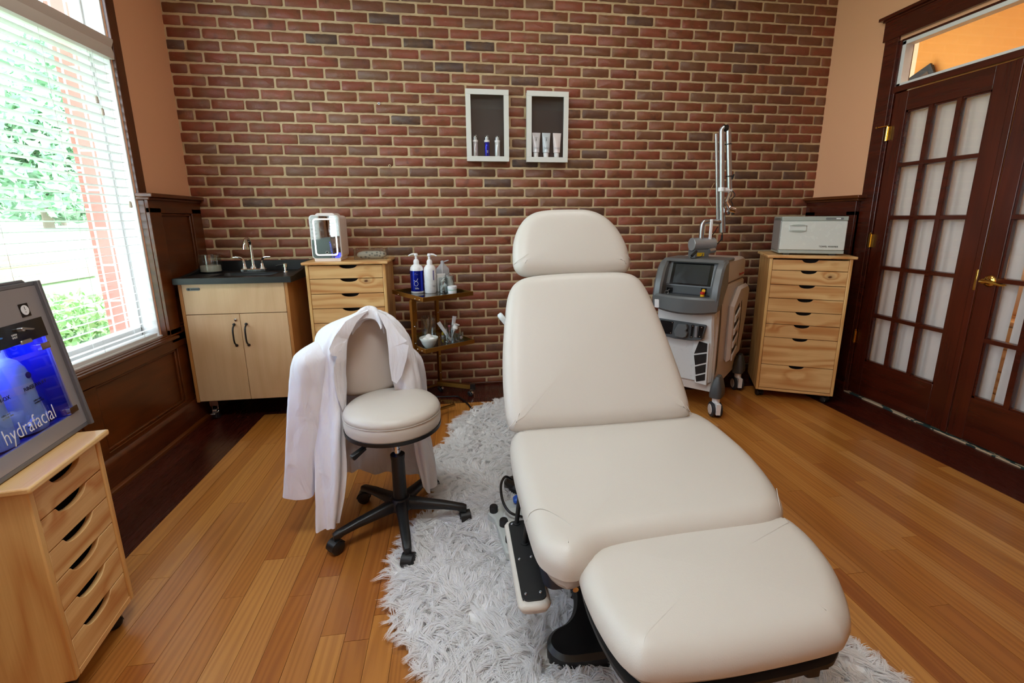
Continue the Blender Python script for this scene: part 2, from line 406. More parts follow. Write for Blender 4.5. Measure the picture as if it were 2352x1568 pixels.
# ------------------------------------------------------------------ brick wall
def brick_wall():
    mb = MB(); P = .0677; z0 = 2.559-38*P; L = .2032; jr = random.Random(3)
    mb.box(XL-.1, XR+.1, YB+.0032, YB+.2, -.02, ZC+.1, 1)
    k = 0; z = z0
    while z < ZC:
        bh = P-.0125
        x = -.593+.1016*(k % 2)+.0-12*L+jr.uniform(-.006, .006)
        while x < XR:
            j = .0135+jr.uniform(-.003, .003); x0 = max(x+j/2, XL); x1 = min(x+L-j/2, XR)
            if x1-x0 > .02 and z+bh > .0:
                za = max(z+jr.uniform(.0050, .0080), 0); zb = z+P-jr.uniform(.0050, .0080)
                pl = rrect(x0, x1, za, zb, min(jr.uniform(.002, .009), (x1-x0)/3), 2)
                pl2 = []
                n = len(pl)
                for i in range(n):
                    a = pl[i]; b = pl[(i+1) % n]; pl2.append(a); dd = math.dist(a, b)
                    if dd > .03:
                        q = int(dd/.022)
                        for t in range(1, q): pl2.append((a[0]+(b[0]-a[0])*t/q+jr.uniform(-.0012, .0012), a[1]+(b[1]-a[1])*t/q+jr.uniform(-.0014, .0014)))
                yf = YB+jr.uniform(-.0025, .0015); c = ((x0+x1)/2, (za+zb)/2)
                r0 = [(u, YB+.012, v) for u, v in pl2]; r1 = [(u, yf+.0022, v) for u, v in pl2]
                r2 = [(u, yf, v) for u, v in offset(pl2, -.0018)]
                tl = jr.uniform(-.004, .004)
                r2 = [(u, y+(v-c[1])*tl*8*.1, v) for u, y, v in r2]
                mb.rings([r0, r1, r2], 0, True, False, True)
            x += L
        z += P; k += 1
    # recalc would be slow per brick but is fine here
    return struct('wall_back', mb, [m_brick, m_mortar], sharp=60)
brick_wall()

# ------------------------------------------------------------------ floor
def planks(mb, x0, x1, y0, y1, w, seed, Lr=(.45, 1.5), gap=.0006, mitre=None, axis='Y'):
    jr = random.Random(seed)
    u = x0 if axis == 'Y' else y0; ue = x1 if axis == 'Y' else y1
    while u < ue-1e-4:
        a, b = u+gap, min(u+w, ue)-gap
        v = (y0 if axis == 'Y' else x0)-jr.uniform(0, 1); ve = y1 if axis == 'Y' else x1; vs = y0 if axis == 'Y' else x0
        while v < ve:
            l = jr.uniform(*Lr); p, q = max(v, vs)+gap, min(v+l, ve)-gap; v += l
            if q-p < .01: continue
            if axis == 'Y': mb.box(a, b, p, q, -.02, jr.uniform(-.0003, .0003))
            else: mb.box(p, q, a, b, -.02, jr.uniform(-.0003, .0003))
        u += w
mb = MB(); planks(mb, -1.281, 2.489, YF, 3.03, .0755, 5)
fl = struct('floor', mb, [m_oak], sharp=20)
mb = MB(); planks(mb, -1.73, -1.281, YF, YB+.02, .0755, 9, (.9, 2)); planks(mb, 2.489, 2.95, YF, YB+.02, .0755, 11, (.9, 2)); planks(mb, -1.281, 2.489, 3.03, YB+.02, .0755, 12, (.9, 2), axis='X')
struct('trim_1', mb, [m_dkfloor], sharp=20)
mb = MB().box(-1.75, 2.95, YF, YB+.05, -.06, -.019); struct('floor_base', mb, [m_dark])
mb = MB().box(XL-.3, XR+.1, YF-.1, YB+.2, ZC, ZC+.1); struct('ceiling', mb, [m_ceil])

# ------------------------------------------------------------------ left wall with two windows
W = [(1.22, 2.857, .585, 2.86), (-.2, .9, .585, 2.86), (-1.62, -.5, .585, 2.86)]
def wall_x(name, xa, xb, y0, y1, z0, z1, holes, mat):
    mb = MB(); ys = sorted({y0, y1, *[h[0] for h in holes], *[h[1] for h in holes]})
    for a, b in zip(ys[:-1], ys[1:]):
        hs = [h for h in holes if h[0] <= a and h[1] >= b]
        if not hs: mb.box(xa, xb, a, b, z0, z1)
        else:
            h = hs[0]
            if h[2] > z0: mb.box(xa, xb, a, b, z0, h[2])
            if h[3] < z1: mb.box(xa, xb, a, b, h[3], z1)
    return struct(name, mb, [mat])
wall_x('wall_left', -1.83, XL, YF-.1, YB+.012, -.02, ZC, W, m_peach)
# exterior brick skin beyond the window
def extbrick():
    n = NT('exterior_brick'); v = n.coord(rot=(PI/2, 0, PI/2)); b = n.n('ShaderNodeTexBrick')
    n.l(v, b.inputs['Vector']); n.s_(b, Scale=1.0, Color1=C('#c08474'), Color2=C('#b47564'), Mortar=C('#d8d0c4')); b.inputs['Mortar Size'].default_value = .006
    b.inputs['Brick Width'].default_value = .2032; b.inputs['Row Height'].default_value = .0677
    n.bsdf(b.outputs[0], .8); return n.m
m_ext = extbrick()
mb = MB()
for y0, y1 in ((2.875, 3.5), (.93, 1.2), (-.48, -.22)): mb.box(-1.99, -1.865, y0, y1, -.4, 3.6)
mb.box(-1.99, -1.865, -1.8, 2.875, -.4, .5); struct('wall_exterior', mb, [m_ext])
def window(name, w_, tz=2.13, full=True):
    y0, y1, z0, z1 = w_; mb = MB()
    for a, b in ((y0, y0+.022), (y1-.012, y1)): mb.box(-1.86, -1.716, a, b, z0, z1)
    mb.box(-1.87, -1.705, y0, y1, z0-.0, z0+.022); mb.box(-1.86, -1.716, y0, y1, z1-.02, z1)
    # outer frame and sash
    for a, b in ((y0+.022, y0+.075), (y1-.022, y1-.012)): mb.box(-1.855, -1.80, a, b, z0+.02, z1-.02)
    for a, b in ((z0+.022, z0+.075), (tz-.03, tz+.035), (z1-.07, z1-.02)): mb.box(-1.855, -1.80, y0, y1, a, b)
    for a, b in ((y0+.075, y0+.11),): mb.box(-1.845, -1.815, a, b, z0+.07, z1-.06)
    o = struct(name, mb, [m_white], bev=.002)
    g = MB().box(-1.832, -1.828, y0+.08, y1-.02, z0+.06, tz-.01).box(-1.832, -1.828, y0+.08, y1-.02, tz+.01, z1-.06)
    obj('window_glass', g, [m_paneglass], o)
    return o
window('window_1', W[0]); window('window_2', W[1]); window('window_5', W[2])
def casing(name, y0, y1, z0, z1):
    mb = MB()
    mb.box(XL-.002, XL+.016, y1, y1+.066, 1.40, z1+.1); mb.box(XL-.002, XL+.016, y0-.066, y0, 1.40, z1+.1)
    mb.box(XL-.002, XL+.018, y0-.08, y1+.08, z1, z1+.13); mb.box(XL-.002, XL+.035, y0-.1, y1+.1, z1+.13, z1+.155)
    return struct(name, mb, [m_dkwoodz], bev=.003)
casing('trim_2', *W[0]); casing('trim_3', *W[1]); casing('trim_6', *W[2])
# wainscot on the left wall: stiles and rails around sunk panels, cap rail, tall grained baseboard
def wainscot_left():
    mb = MB(); xb, xf = XL-.002, -1.660
    mb.box(xb, -1.680, YF, YB, 0, .60)
    mb.box(xf-.02, xf, YF, YB+.0, .51, .597)
    mb.box(xf-.02, xf, YF, YB, .12, .178)
    for a, b in ((YF, YF+.1), (-.55, -.45), (.8, .93), (2.14, 2.247), (2.89, 2.985)): mb.box(xf-.02, xf, a, b, .17, .52)
    mb.box(xf-.02, xf, 3.28, YB, .0, .60)
    # upright panel between window and brick
    for a, b in ((2.857, YB), (.9, 1.22), (-.5, -.2), (YF, -1.62)):
        mb.box(xb, -1.680, a, b, .59, 1.37); mb.box(xf-.02, xf, a, b, 1.30, 1.385); mb.box(xf-.02, xf, a, b, .55, .632)
        mb.box(xf-.02, xf, a, a+.105, .6, 1.33); mb.box(xf-.02, xf, b-.11, b, .6, 1.33)
    o = struct('wainscot_left', mb, [m_dkwood], bev=.003)
    m2 = MB()
    # panel mouldings
    for a, b, c, d in ((2.247, 2.89, .178, .51), (.93, 2.14, .178, .51), (2.962, 3.28, .632, 1.30)):
        for q in ((a, a+.014, c, d), (b-.014, b, c, d), (a, b, c, c+.014), (a, b, d-.014, d)): m2.box(-1.682, -1.668, *q)
    obj('panel_moulding', m2, [m_dkwoodz], o, bev=.004)
    m3 = MB()
    for a, b in ((2.845, YB-.002), (.89, 1.23), (-.51, -.19)): m3.box(xb, -1.628, a, b, 1.385, 1.407).box(xb, -1.645, a, b, 1.37, 1.386)
    obj('cap_rail', m3, [m_dkwood], o, bev=.005)
    m4 = MB().box(xb, -1.640, 1.1, 2.9, .575, .592); obj('sill_edge', m4, [m_dkwood], o, bev=.004)
wainscot_left()
mb = MB().prism([(XL-.002, 0), (-1.640, 0), (-1.640, .135), (-1.648, .15), (-1.655, .155), (XL-.002, .155)], YF, YB-.01, 'Y'); bb = struct('baseboard_left', mb, [m_basewood])
mb = MB().prism([(-1.641, 0), (-1.622, 0), (-1.624, .012), (-1.634, .019), (-1.641, .02)], YF, YB-.01, 'Y'); obj('shoe_moulding', mb, [m_dkwood], bb)
mb = MB().box(XL, XR, YB-.012, YB+.004, 0, .018); struct('baseboard_back', mb, [m_basewood], bev=.004)

# blinds
def blind(label, y0, y1, z0, z1, tilt=8):
    t = thing('window_blind', label, 'blind', (-1.74, (y0+y1)/2, z0)); xc = -1.740
    mb = MB(); z = z0+.045; tilt = math.radians(tilt)
    while z < z1-.02:
        c, s_ = .021*math.cos(tilt), .021*math.sin(tilt)
        pr = [(-c, -s_), (-c*.4, -s_*.4+.002), (c*.4, s_*.4+.002), (c, s_), (c*.4, s_*.4-.0008), (-c*.4, -s_*.4-.0008)]
        mb.prism([(xc+a, z+b) for a, b in pr], y0+.012, y1-.012, 'Y'); z += .0432
    obj('slats', mb, [m_blind], t, world=True, sharp=50)
    obj('bottom_rail', MB().prism([(xc-.024, z0), (xc+.024, z0), (xc+.026, z0+.018), (xc-.026, z0+.018)], y0+.012, y1-.012, 'Y'), [m_blind], t, world=True, bev=.003)
    pr = [(xc+.012, z1-.01), (xc+.048, z1-.01), (xc+.050, z1+.02), (xc+.044, z1+.045), (xc+.056, z1+.075), (xc+.056, z1+.085), (xc+.012, z1+.085)]
    obj('valance', MB().prism(pr, y0, y1+.0, 'Y'), [m_valance], t, world=True, bev=.001)
    obj('head_rail', MB().box(xc-.03, xc+.012, y0+.01, y1-.01, z1+.0, z1+.075), [m_blind], t, world=True)
    mc = MB()
    for yy in (y0+.2, (y0+y1)/2, y1-.42, y1-.12):
        for dx in (-.024, .024): mc.cyl((xc+dx, yy, z0+.01), (xc+dx, yy, z1), .0008, seg=5)
    obj('ladder_cords', mc, [m_blind], t, world=True)
    pc = MB().cyl((xc+.03, y1-.16, z1), (xc+.03, y1-.16, z1-.22), .0010, seg=6).cyl((xc+.034, y1-.135, z1), (xc+.034, y1-.135, z1-.27), .0010, seg=6).cyl((xc+.03, y1-.055, z1), (xc+.03, y1-.055, 1.36), .0008, seg=6)
    pcd = obj('pull_cord', pc, [m_blind], t, world=True)
    for yy, zz in ((y1-.16, z1-.22), (y1-.135, z1-.27), (y1-.055, 1.36)):
        obj('cord_tassel', MB().lathe([(.002, 0), (.0065, -.004), (.0075, -.03), (.004, -.034)], (xc+.032, yy, zz), 12), [plain('tassel', '#d8cfbf', .5)], pcd, world=True)
    return t
blind('white horizontal slat blind with a valance over the bright window by the sink', 1.245, 2.843, .607, 2.075)
blind('white horizontal slat blind on the left wall window nearer the camera', -.178, .888, .607, 2.075, 24)
blind('white horizontal slat blind on the rearmost left wall window', -1.598, -.512, .607, 2.075, 24)

# ------------------------------------------------------------------ right wall, doors, transom
DO = (1.42, 2.83, 0, 2.345)
wall_x('wall_right', XR, XR+.09, YF-.1, YB+.012, -.02, ZC, [DO], m_peach)
mb = MB(); xb = XR
for a, b, z0, z1 in ((2.83, 2.925, 0, 2.37), (1.325, 1.42, 0, 2.37)): mb.box(xb-.018, xb+.001, a, b, z0, z1)
mb.box(xb-.022, xb+.001, 1.31, 2.94, 2.365, 2.495); mb.box(xb-.045, xb+.001, 1.28, 2.97, 2.495, 2.515); mb.box(xb-.03, xb, 1.3, 2.95, 2.482, 2.497)
for a, b in ((2.815, 2.832), (1.42, 1.437)): mb.box(xb-.002, xb+.092, a, b, 0, 2.345)
mb.box(xb-.006, xb+.092, 1.43, 2.82, 2.035, 2.072); mb.box(xb, xb+.092, 1.43, 2.82, 2.335, 2.35)
struct('trim_4', mb, [m_doorh], bev=.003)
mb = MB()
for a, b, z0, z1 in ((2.79, 2.815, 2.072, 2.335), (1.437, 1.46, 2.072, 2.335), (1.437, 2.815, 2.072, 2.088), (1.437, 2.815, 2.312, 2.336)): mb.box(xb+.004, xb+.06, a, b, z0, z1)
tw = struct('window_3', mb, [m_white], bev=.002)
obj('window_glass', MB().box(xb+.03, xb+.034, 1.46, 2.79, 2.086, 2.314), [m_paneglass], tw)
mb = MB().box(xb-.035, xb, 2.925, YB, 0, 1.30).box(xb-.05, xb, 2.925, YB, 1.27, 1.385).box(xb-.05, xb, 3.29, YB, 0, 1.3).box(xb-.05, xb, 2.925, 3.0, 0, 1.3).box(xb-.055, xb, 2.925, YB, 0, .16)
wr = struct('wainscot_right', mb, [m_doorh], bev=.003)
obj('cap_rail', MB().box(xb-.085, xb, 2.88, YB-.002, 1.385, 1.407).box(xb-.065, xb, 2.9, YB-.002, 1.37, 1.386), [m_dkwood], wr, bev=.005)
mb = MB().box(xb-.05, xb, YF, 1.325, 0, 1.30).box(xb-.08, xb, YF, 1.325, 1.30, 1.40); struct('trim_5', mb, [m_dkwoodz])
def panes(cols, rows, y0, y1, z0, z1, m_=.026): pass
def door(name, ya, yb, stile_far, stile_near, label=None):
    """ya<yb; glass from ya+stile_near to yb-stile_far"""
    x0, x1 = XR+.006, XR+.042; gy0, gy1 = ya+stile_near, yb-stile_far; gz0, gz1 = .266, 1.912
    mb = MB().box(x0, x1, ya, gy0, .012, 2.03).box(x0, x1, gy1, yb, .012, 2.03)
    o = struct(name, mb, [m_door], bev=.002)
    obj('door_rails', MB().box(x0, x1, gy0, gy1, .012, gz0).box(x0, x1, gy0, gy1, gz1, 2.03), [m_doorh], o, bev=.002)
    mm = MB(); cw = (gy1-gy0)/3; rh = (gz1-gz0)/5
    def bar(a, b, c, d, vert):
        if vert: mm.prism([(x0+.001, a), (x0+.001, b), (x0+.014, b+.004), (x0+.026, b+.004), (x1-.002, b), (x1-.002, a), (x0+.026, a-.004), (x0+.014, a-.004)], c, d, 'Z')
        else: mm.prism([(x0+.002, c), (x0+.002, d), (x0+.014, d+.004), (x0+.026, d+.004), (x1-.003, d), (x1-.003, c), (x0+.026, c-.004), (x0+.014, c-.004)], a, b, 'Y')
    for i in (1, 2): bar(gy0+cw*i-.013, gy0+cw*i+.013, gz0, gz1, True)
    for i in range(1, 5): bar(gy0, gy1, gz0+rh*i-.011, gz0+rh*i+.011, False)
    for q in ((gy0, gy0+.010, gz0, gz1), (gy1-.010, gy1, gz0, gz1), (gy0, gy1, gz0, gz0+.01), (gy0, gy1, gz1-.01, gz1)): mm.box(x0+.008, x0+.03, *q)
    obj('muntins', mm, [m_doorh], o)
    obj('door_glass', MB().box(x0+.018, x0+.021, gy0, gy1, gz0, gz1), [m_paneglass], o)
    return o
d1 = door('door_1', 2.137, 2.811, .088, .108)
obj('astragal', MB().box(XR-.004, XR+.008, 2.117, 2.152, .012, 2.03), [m_door], d1, bev=.004)
for z in (1.79, 1.10, .42):
    h = obj('hinge', MB().cyl((XR-.006, 2.818, z-.045), (XR-.006, 2.818, z+.045), .006, seg=10).lathe([(.004, 0), (.0075, .003), (.003, .01)], (XR-.006, 2.818, z+.045), 8).box(XR-.004, XR+.004, 2.79, 2.83, z-.043, z+.043), [m_goldbr], d1)
obj('hinge_stop', MB().cyl((XR-.012, 2.82, 1.838), (XR-.05, 2.85, 1.832), .004, seg=8).lathe([(.003, -.006), (.008, 0), (.003, .006)], (XR-.052, 2.852, 1.832), 8), [m_goldbr], d1)
d2 = door('door_2', 1.44, 2.117, .083, .1)
hd = obj('door_handle', MB().lathe([(.0, 0), (.031, 0), (.031, .003), (.026, .009), (.016, .012), (.012, .03), (.0135, .045), (.0, .047)], (0, 0, 0), 24, M=Matrix.Translation((XR+.007, 2.066, .918)) @ Matrix.Rotation(-PI/2, 4, 'Y')), [m_goldbr], d2)
mb = MB(); pts = spline([(XR-.036, 2.080, .918), (XR-.040, 2.055, .920), (XR-.040, 2.02, .916), (XR-.038, 1.985, .908), (XR-.034, 1.962, .912)], 5); mb.tube(pts, [.010, .006], 10, sx=1, sy=.8)
obj('lever', mb, [m_goldbr], hd)
obj('strike_plate', MB().box(XR-.007, XR-.003, 2.120, 2.132, .86, .975), [m_goldbr], d1, bev=.003)
# patterned carpet of the next room showing under the doors
def carpet_mat():
    n = NT('patterned_carpet'); v = n.coord((30, 9, 1), rot=(0, 0, .5)); f = n.noise(v, 1, 3)
    n.bsdf(n.ramp(f, [(0, C('#1c3a38')), (.48, C('#2b4a42')), (.5, C('#c9b394')), (1, C('#8f7450'))], 'CONSTANT'), .95); return n.m
m_carpet = carpet_mat()
mb = MB().box(XR-.012, 4.35, -.2, 4.6, -.02, .006); struct('hall_carpet', mb, [m_carpet])
m_ochre = plain('ochre_paint', '#cf8a3c', .8)
m_hallw = plain('hall_cream', '#e5c7a2', .8)
mb = MB().box(4.2, 4.3, -.2, 3.99, 0, 3.2).box(XR+.09, 4.3, -.25, -.2, 0, 3.2); struct('wall_hall', mb, [m_ochre])
mb = MB().box(4.2, 4.3, 3.99, 4.7, 0, 3.2).box(XR+.09, 4.3, 4.6, 4.7, 0, 3.2); struct('wall_hall_end', mb, [m_hallw])
mb = MB().box(XR+.09, 4.3, -.25, 4.7, 3.1, 3.2); struct('ceiling_hall', mb, [m_ceil])
# curtains hung on the hall side of the door leaves
def curtain_mat():
    n = NT('sheer_white_curtain'); v = n.coord((1, 1, 1)); f = n.noise(v, 300, 2)
    b = n.bsdf(C('#eceae8'), .8); n.bump(f, .2, .001)
    tr = n.n('ShaderNodeBsdfTranslucent'); tr.inputs[0].default_value = C('#e8e2d8'); mx = n.n('ShaderNodeMixShader'); mx.inputs[0].default_value = .35
    n.l(b.outputs[0], mx.inputs[1]); n.l(tr.outputs[0], mx.inputs[2]); n.l(mx.outputs[0], n.out.inputs[0]); return n.m
m_curt = curtain_mat()
def curtain(label, ya, yb, pinch=None, name='door_curtain'):
    t = thing(name, label, 'curtain', (XR+.07, (ya+yb)/2, .18)); G_ = []
    n = int((yb-ya)/.006)+1
    for i in range(n):
        u = i/(n-1); row = []
        for j in range(12):
            v = j/11; y = ya+(yb-ya)*u
            if pinch: y = pinch(y, v)
            row.append((XR+.066+.005*math.sin(u*(yb-ya)*75+.5*math.sin(v*4))+.003*math.sin(u*(yb-ya)*38+v*2), y, .2+1.78*v))
        G_.append(row)
    obj('fabric', MB().grid(G_, thick=.0008), [m_curt], t, world=True, sharp=80)
    obj('curtain_rod', MB().cyl((XR+.066, ya-.02, 1.985), (XR+.066, yb+.02, 1.985), .005, seg=8), [m_goldbr], t, world=True)
    return t
curtain('white sheer curtain gathered behind the glass of the left french door', 2.2, 2.76)
curtain('narrow white sheer curtain edge behind the right french door nearest the brass handle', 2.0, 2.065, lambda y, v: y-.0+.03*(v-.6)-.035*math.exp(-((v-.5)/.3)**2)*.6)
curtain('wide white sheer curtain parted from its pair behind the right french door', 1.5, 1.945, lambda y, v: y+(.03*(1-v)-.01)*(y-1.5)/.4)
# dresser, cushion and picture seen in the next room
t = thing('dresser', 'light pine dresser seen through the parted curtain of the right french door', 'dresser', (3.55, 2.45, 0.006))
obj('carcass', MB().box(-.22, .22, -.45, .45, 0, .60), [m_pinez], t, bev=.003); obj('dresser_top', MB().box(-.24, .24, -.47, .47, .60, .63), [m_piney], t, bev=.004)
for i in range(4):
    d = obj('drawer', MB().box(-.236, -.22, -.42, .42, .03+i*.143, .165+i*.143), [m_piney], t, bev=.002)
    obj('knob', MB().lathe([(0, 0), (.012, .004), (.012, .012), (0, .02)], (0, 0, 0), 10, M=Matrix.Translation((-.236, .2, .10+i*.143)) @ Matrix.Rotation(-PI/2, 4, 'Y')), [m_pinez], d)
def puff(w_, h_, d_, n=14):
    mb = MB(); rs = []
    for k in range(9):
        a = -PI/2+PI*k/8; z = math.sin(a)*d_/2; s_ = max(math.cos(a), .001)**.45
        ring = []
        for i in range(4*n):
            t_ = 2*PI*i/(4*n); c, s2 = math.cos(t_), math.sin(t_); e = .42
            ring.append((w_/2*s_*abs(c)**e*(1 if c > 0 else -1), h_/2*s_*abs(s2)**e*(1 if s2 > 0 else -1), z))
        rs.append(ring)
    return mb.rings(rs)
t = thing('cushion', 'pale cushion standing on the pine dresser beyond the right french door', 'cushion', (3.50, 2.43, .815), rot=(0, -PI/2+.15, 0))
obj('cover', puff(.34, .42, .15), [plain('cushion_fabric', '#e4cba4', .8)], t)
t = thing('picture_frame', 'dark framed picture leaning high on the ochre wall seen through the transom', 'picture', (4.17, 3.87, 2.22))
obj('frame', MB().prism([(-.24, 0), (.22, .0), (.12, .27), (-.06, .34)], -.02, .0, 'X').prism([(-.24, -.1), (.22, -.1), (.12, .26), (-.06, .33)], .0, .02, 'X'), [m_blackm], t)
obj('canvas', MB().prism([(-.18, .0), (.17, .0), (.09, .22), (-.05, .28)], -.023, -.02, 'X'), [plain('canvas_brown', '#4a3524', .7)], t)

# ------------------------------------------------------------------ wall behind the camera with a broad window; glowing ceiling fill panels added out of view
mb = MB().box(-1.83, 2.95, YF-.12, YF, -.02, ZC); struct('wall_front', mb, [m_peach])
m_fill = emit('fill_diffuser', '#fff0d8', 3.0)
for (x, y), lb in (((-.3, .6), 'white ceiling fill-light panel added out of view over the foot of the chair'), ((1.0, 2.2), 'white ceiling fill-light panel added out of view nearer the brick wall')):
    t = thing('ceiling_fill_panel', lb, 'lamp', (x, y, 3.1))
    obj('fill_panel_body', MB().box(-.47, .47, -.27, .27, -.012, 0), [m_white], t); obj('diffuser', MB().box(-.44, .44, -.24, .24, -.017, -.012), [m_fill], t)

# ------------------------------------------------------------------ outside
def leafy(col1, col2):
    n = NT('leaves'); g = n.n('ShaderNodeNewGeometry'); b = n.bsdf(n.ramp(g.outputs['Random Per Island'], [(0, C(col1)), (1, C(col2))]), .55); return n.m
m_leafa = leafy('#8cc07c', '#daf0bc'); m_leafb = leafy('#94c09c', '#d6ecd0')
m_lawn = plain('lawn', '#9fc08c', .9, var=.25); m_conc = plain('driveway', '#d9d4ca', .85); m_bark = plain('bark', '#a39482', .9); m_timb = plain('landscape_timber', '#b09a84', .85)
def strip(name, x0, z0, x1, z1, mat): return struct(name, MB().prism([(x0, z0), (x1, z1), (x1, z1-.3), (x0, z0-.3)], -8, 50, 'Y'), [mat])
strip('planting_bed', -1.96, -.05, -3.3, .12, plain('mulch', '#8d8578', .95, var=.3)); strip('bank', -3.3, .12, -4.2, .66, m_lawn)
strip('lawn', -4.2, .66, -7.0, .84, m_lawn); strip('path', -7.0, .84, -9.0, .91, m_conc); strip('lawn_far', -9.0, .91, -12.2, 1.01, m_lawn)
strip('driveway', -12.2, 1.01, -26, 1.30, m_conc); strip('bank_far', -26, 1.30, -60, 3.2, m_lawn)
for y0, y1, x0, z0, lb in ((3.0, 6.35, -4.75, .93, 'farther weathered landscape timber on the grass outside the window'), (3.0, 5.95, -4.2, .80, 'nearer weathered landscape timber just behind the shrubs outside the window')):
    t = obj('landscape_timber', MB().box(x0-.09, x0+.09, y0, y1, z0-.16, z0), [m_timb], bev=.01); tag(t, lb, 'timber', 'landscape timbers outside')
def foliage(name, label, cat, c, r, n, mat, leaf=.09, trunk=None, seed=0, group=None):
    jr = np.random.RandomState(seed); t = thing(name, label, cat, (c[0], c[1], c[3]), group=group)
    nb = 9; cen = jr.uniform(-1, 1, (nb, 3))*np.array(r)*.55; idx = jr.randint(0, nb, n)
    d = jr.normal(size=(n, 3)); d /= np.linalg.norm(d, axis=1)[:, None]
    P = np.array([0, 0, c[2]-c[3]])+cen[idx]+d*np.array(r)*.5*jr.uniform(.75, 1.05, (n, 1))
    a = jr.normal(size=(n, 3)); a /= np.linalg.norm(a, axis=1)[:, None]; b = np.cross(a, jr.normal(size=(n, 3))); b /= np.linalg.norm(b, axis=1)[:, None]
    s_ = leaf*jr.uniform(.6, 1.3, (n, 1)); V = np.stack([P-a*s_, P+b*s_*.45, P+a*s_, P-b*s_*.45], 1).reshape(-1, 3)
    mb = MB(); mb.v = [tuple(v) for v in V]; mb.f = [(4*i, 4*i+1, 4*i+2, 4*i+3) for i in range(n)]; mb.fm = [0]*n
    me = bpy.data.meshes.new('foliage'); me.from_pydata(mb.v, [], mb.f); me.materials.append(mat); o = bpy.data.objects.new('foliage', me); COL.objects.link(o); o.parent = t
    tr = trunk if trunk else .02
    obj('trunk', MB().cyl((0, 0, -.05), (0, 0, c[2]-c[3]), tr, tr*.6, 10), [m_bark], t); return t
k = 0
for y, lb in ((2.3, 'leafy green shrub outside the window, nearest the camera'), (3.0, 'leafy green shrub outside the window behind the display cabinet'), (3.7, 'leafy green shrub outside the lower middle of the window'), (4.4, 'leafy green shrub outside, next to the brick jamb')):
    foliage('shrub', lb, 'shrub', (-2.72, y, .50, .0), (.36, .34, .5), 3400, m_leafa, .032, seed=k, group='shrubs under the window'); k += 1
for x, y, z, r, lb in ((-13.2, 17.4, 4.1, 2.5, 'leafy tree across the driveway at the left edge of the window'), (-16.4, 22.3, 4.3, 2.7, 'leafy tree across the driveway behind the blind cords'), (-14.6, 12.2, 4.4, 2.4, 'leafy tree across the driveway hidden by the left edge of the picture'), (-20.5, 27.5, 4.5, 3.0, 'farther leafy tree across the driveway, middle of the window'), (-22, 14.0, 4.6, 2.6, 'tree standing behind the nearest tree across the driveway'), (-27, 37, 5.0, 4.4, 'farthest leafy tree beside the brick jamb'), (-30, 27, 5.5, 4.2, 'tall background tree filling the top of the window')):
    foliage('tree', lb, 'tree', (x, y, z, 1.1), (r, r, 3.4), 9000, m_leafb, .19, .14, seed=k, group='trees across the driveway'); k += 1
# ------------------------------------------------------------------ treatment chair
def pillow(mb, outl, t, r=.045, crown=.012, M=None, mi=0, smooth=5, under=.02):
    """upholstered cushion: outl is the widest outline, top face near z=0, bottom at -t"""
    pl = [(p.x, p.y) for p in spline([(a, b, 0) for a, b in outl], smooth, True)]
    cx = sum(p[0] for p in pl)/len(pl); cy = sum(p[1] for p in pl)/len(pl)
    prof = [(under+.035*t/.1, -t), (under+.012*t/.1, -t), (.020*t/.1, -t+.14*t), (.010*t/.1, -t+.4*t), (.002, -t*.6), (0, -min(r, t*.5))]
    r = min(r, t*.5)
    for k in range(1, 6):
        a = PI/2*k/5; prof.append((r*(1-math.cos(a))*1.15, -r+r*math.sin(a)))
    rs = []
    for d, z in prof: rs.append([(u, v, z) for u, v in offset(pl, -d)])
    top = offset(pl, -prof[-1][0])
    for k, f in enumerate((.9, .75, .55, .35, .15, .02)):
        rs.append([(cx+(u-cx)*f, cy+(v-cy)*f, crown*(1-f*f)) for u, v in top])
    if M is not None: rs = [[M @ Vector(p) for p in r_] for r_ in rs]
    return mb.rings(rs, mi)
ch = thing('treatment_chair', 'large cream vinyl reclining treatment chair standing on the white fur rug', 'treatment chair', (.53, 1.45, 0))
TH = math.radians(50)
e2 = Vector((0, math.cos(TH), math.sin(TH))); nrm = Vector((0, -math.sin(TH), math.cos(TH)))
MBK = Matrix(((1, 0, 0, 0), (0, e2.y, nrm.y, 1.5), (0, e2.z, nrm.z, .52), (0, 0, 0, 1)))
seat_o = [(.165, 1.20), (.165, 1.34), (.176, 1.50), (.22, 1.56), (.36, 1.575), (.53, 1.58), (.72, 1.60), (.88, 1.63), (.94, 1.61), (.970, 1.52), (.968, 1.341), (.952, 1.222), (.926, 1.115), (.898, 1.043), (.862, .989), (.80, .955), (.70, .945), (.53, .94), (.36, .925), (.285, .89), (.240, .883), (.209, .90), (.188, .925), (.174, .961), (.168, 1.05)]
seat = obj('seat_cushion', pillow(MB(), seat_o, .13, .05, .006, Matrix.Translation((0, 0, .505))), [m_vinyl], ch, world=True, sharp=80)
leg_o = [(.263, .866), (.266, .793), (.272, .75), (.281, .709), (.298, .67), (.335, .642), (.46, .631), (.60, .635), (.718, .645), (.758, .66), (.800, .697), (.851, .78), (.875, .845), (.889, .92), (.883, .98), (.85, 1.005), (.72, 1.015), (.55, 1.01), (.38, .995), (.30, .975), (.272, .94)]
lr = obj('leg_rest', pillow(MB(), leg_o, .105, .05, .010, Matrix.Translation((0, 0, .475))), [m_vinyl], ch, world=True, sharp=80)
pl = [(p.x, p.y) for p in spline([(a, b, 0) for a, b in leg_o], 5, True)]
obj('base_board', MB().prism(offset(pl, -.013), .362, .372, 'Z'), [m_blackm], lr, world=True)
obj('rubber_bumper', MB().prism(rrect(.690, .725, .672, .715, .008), .325, .356, 'Z').prism(rrect(.730, .752, .680, .715, .006), .33, .356, 'Z'), [m_blackm], lr, world=True, bev=.003)
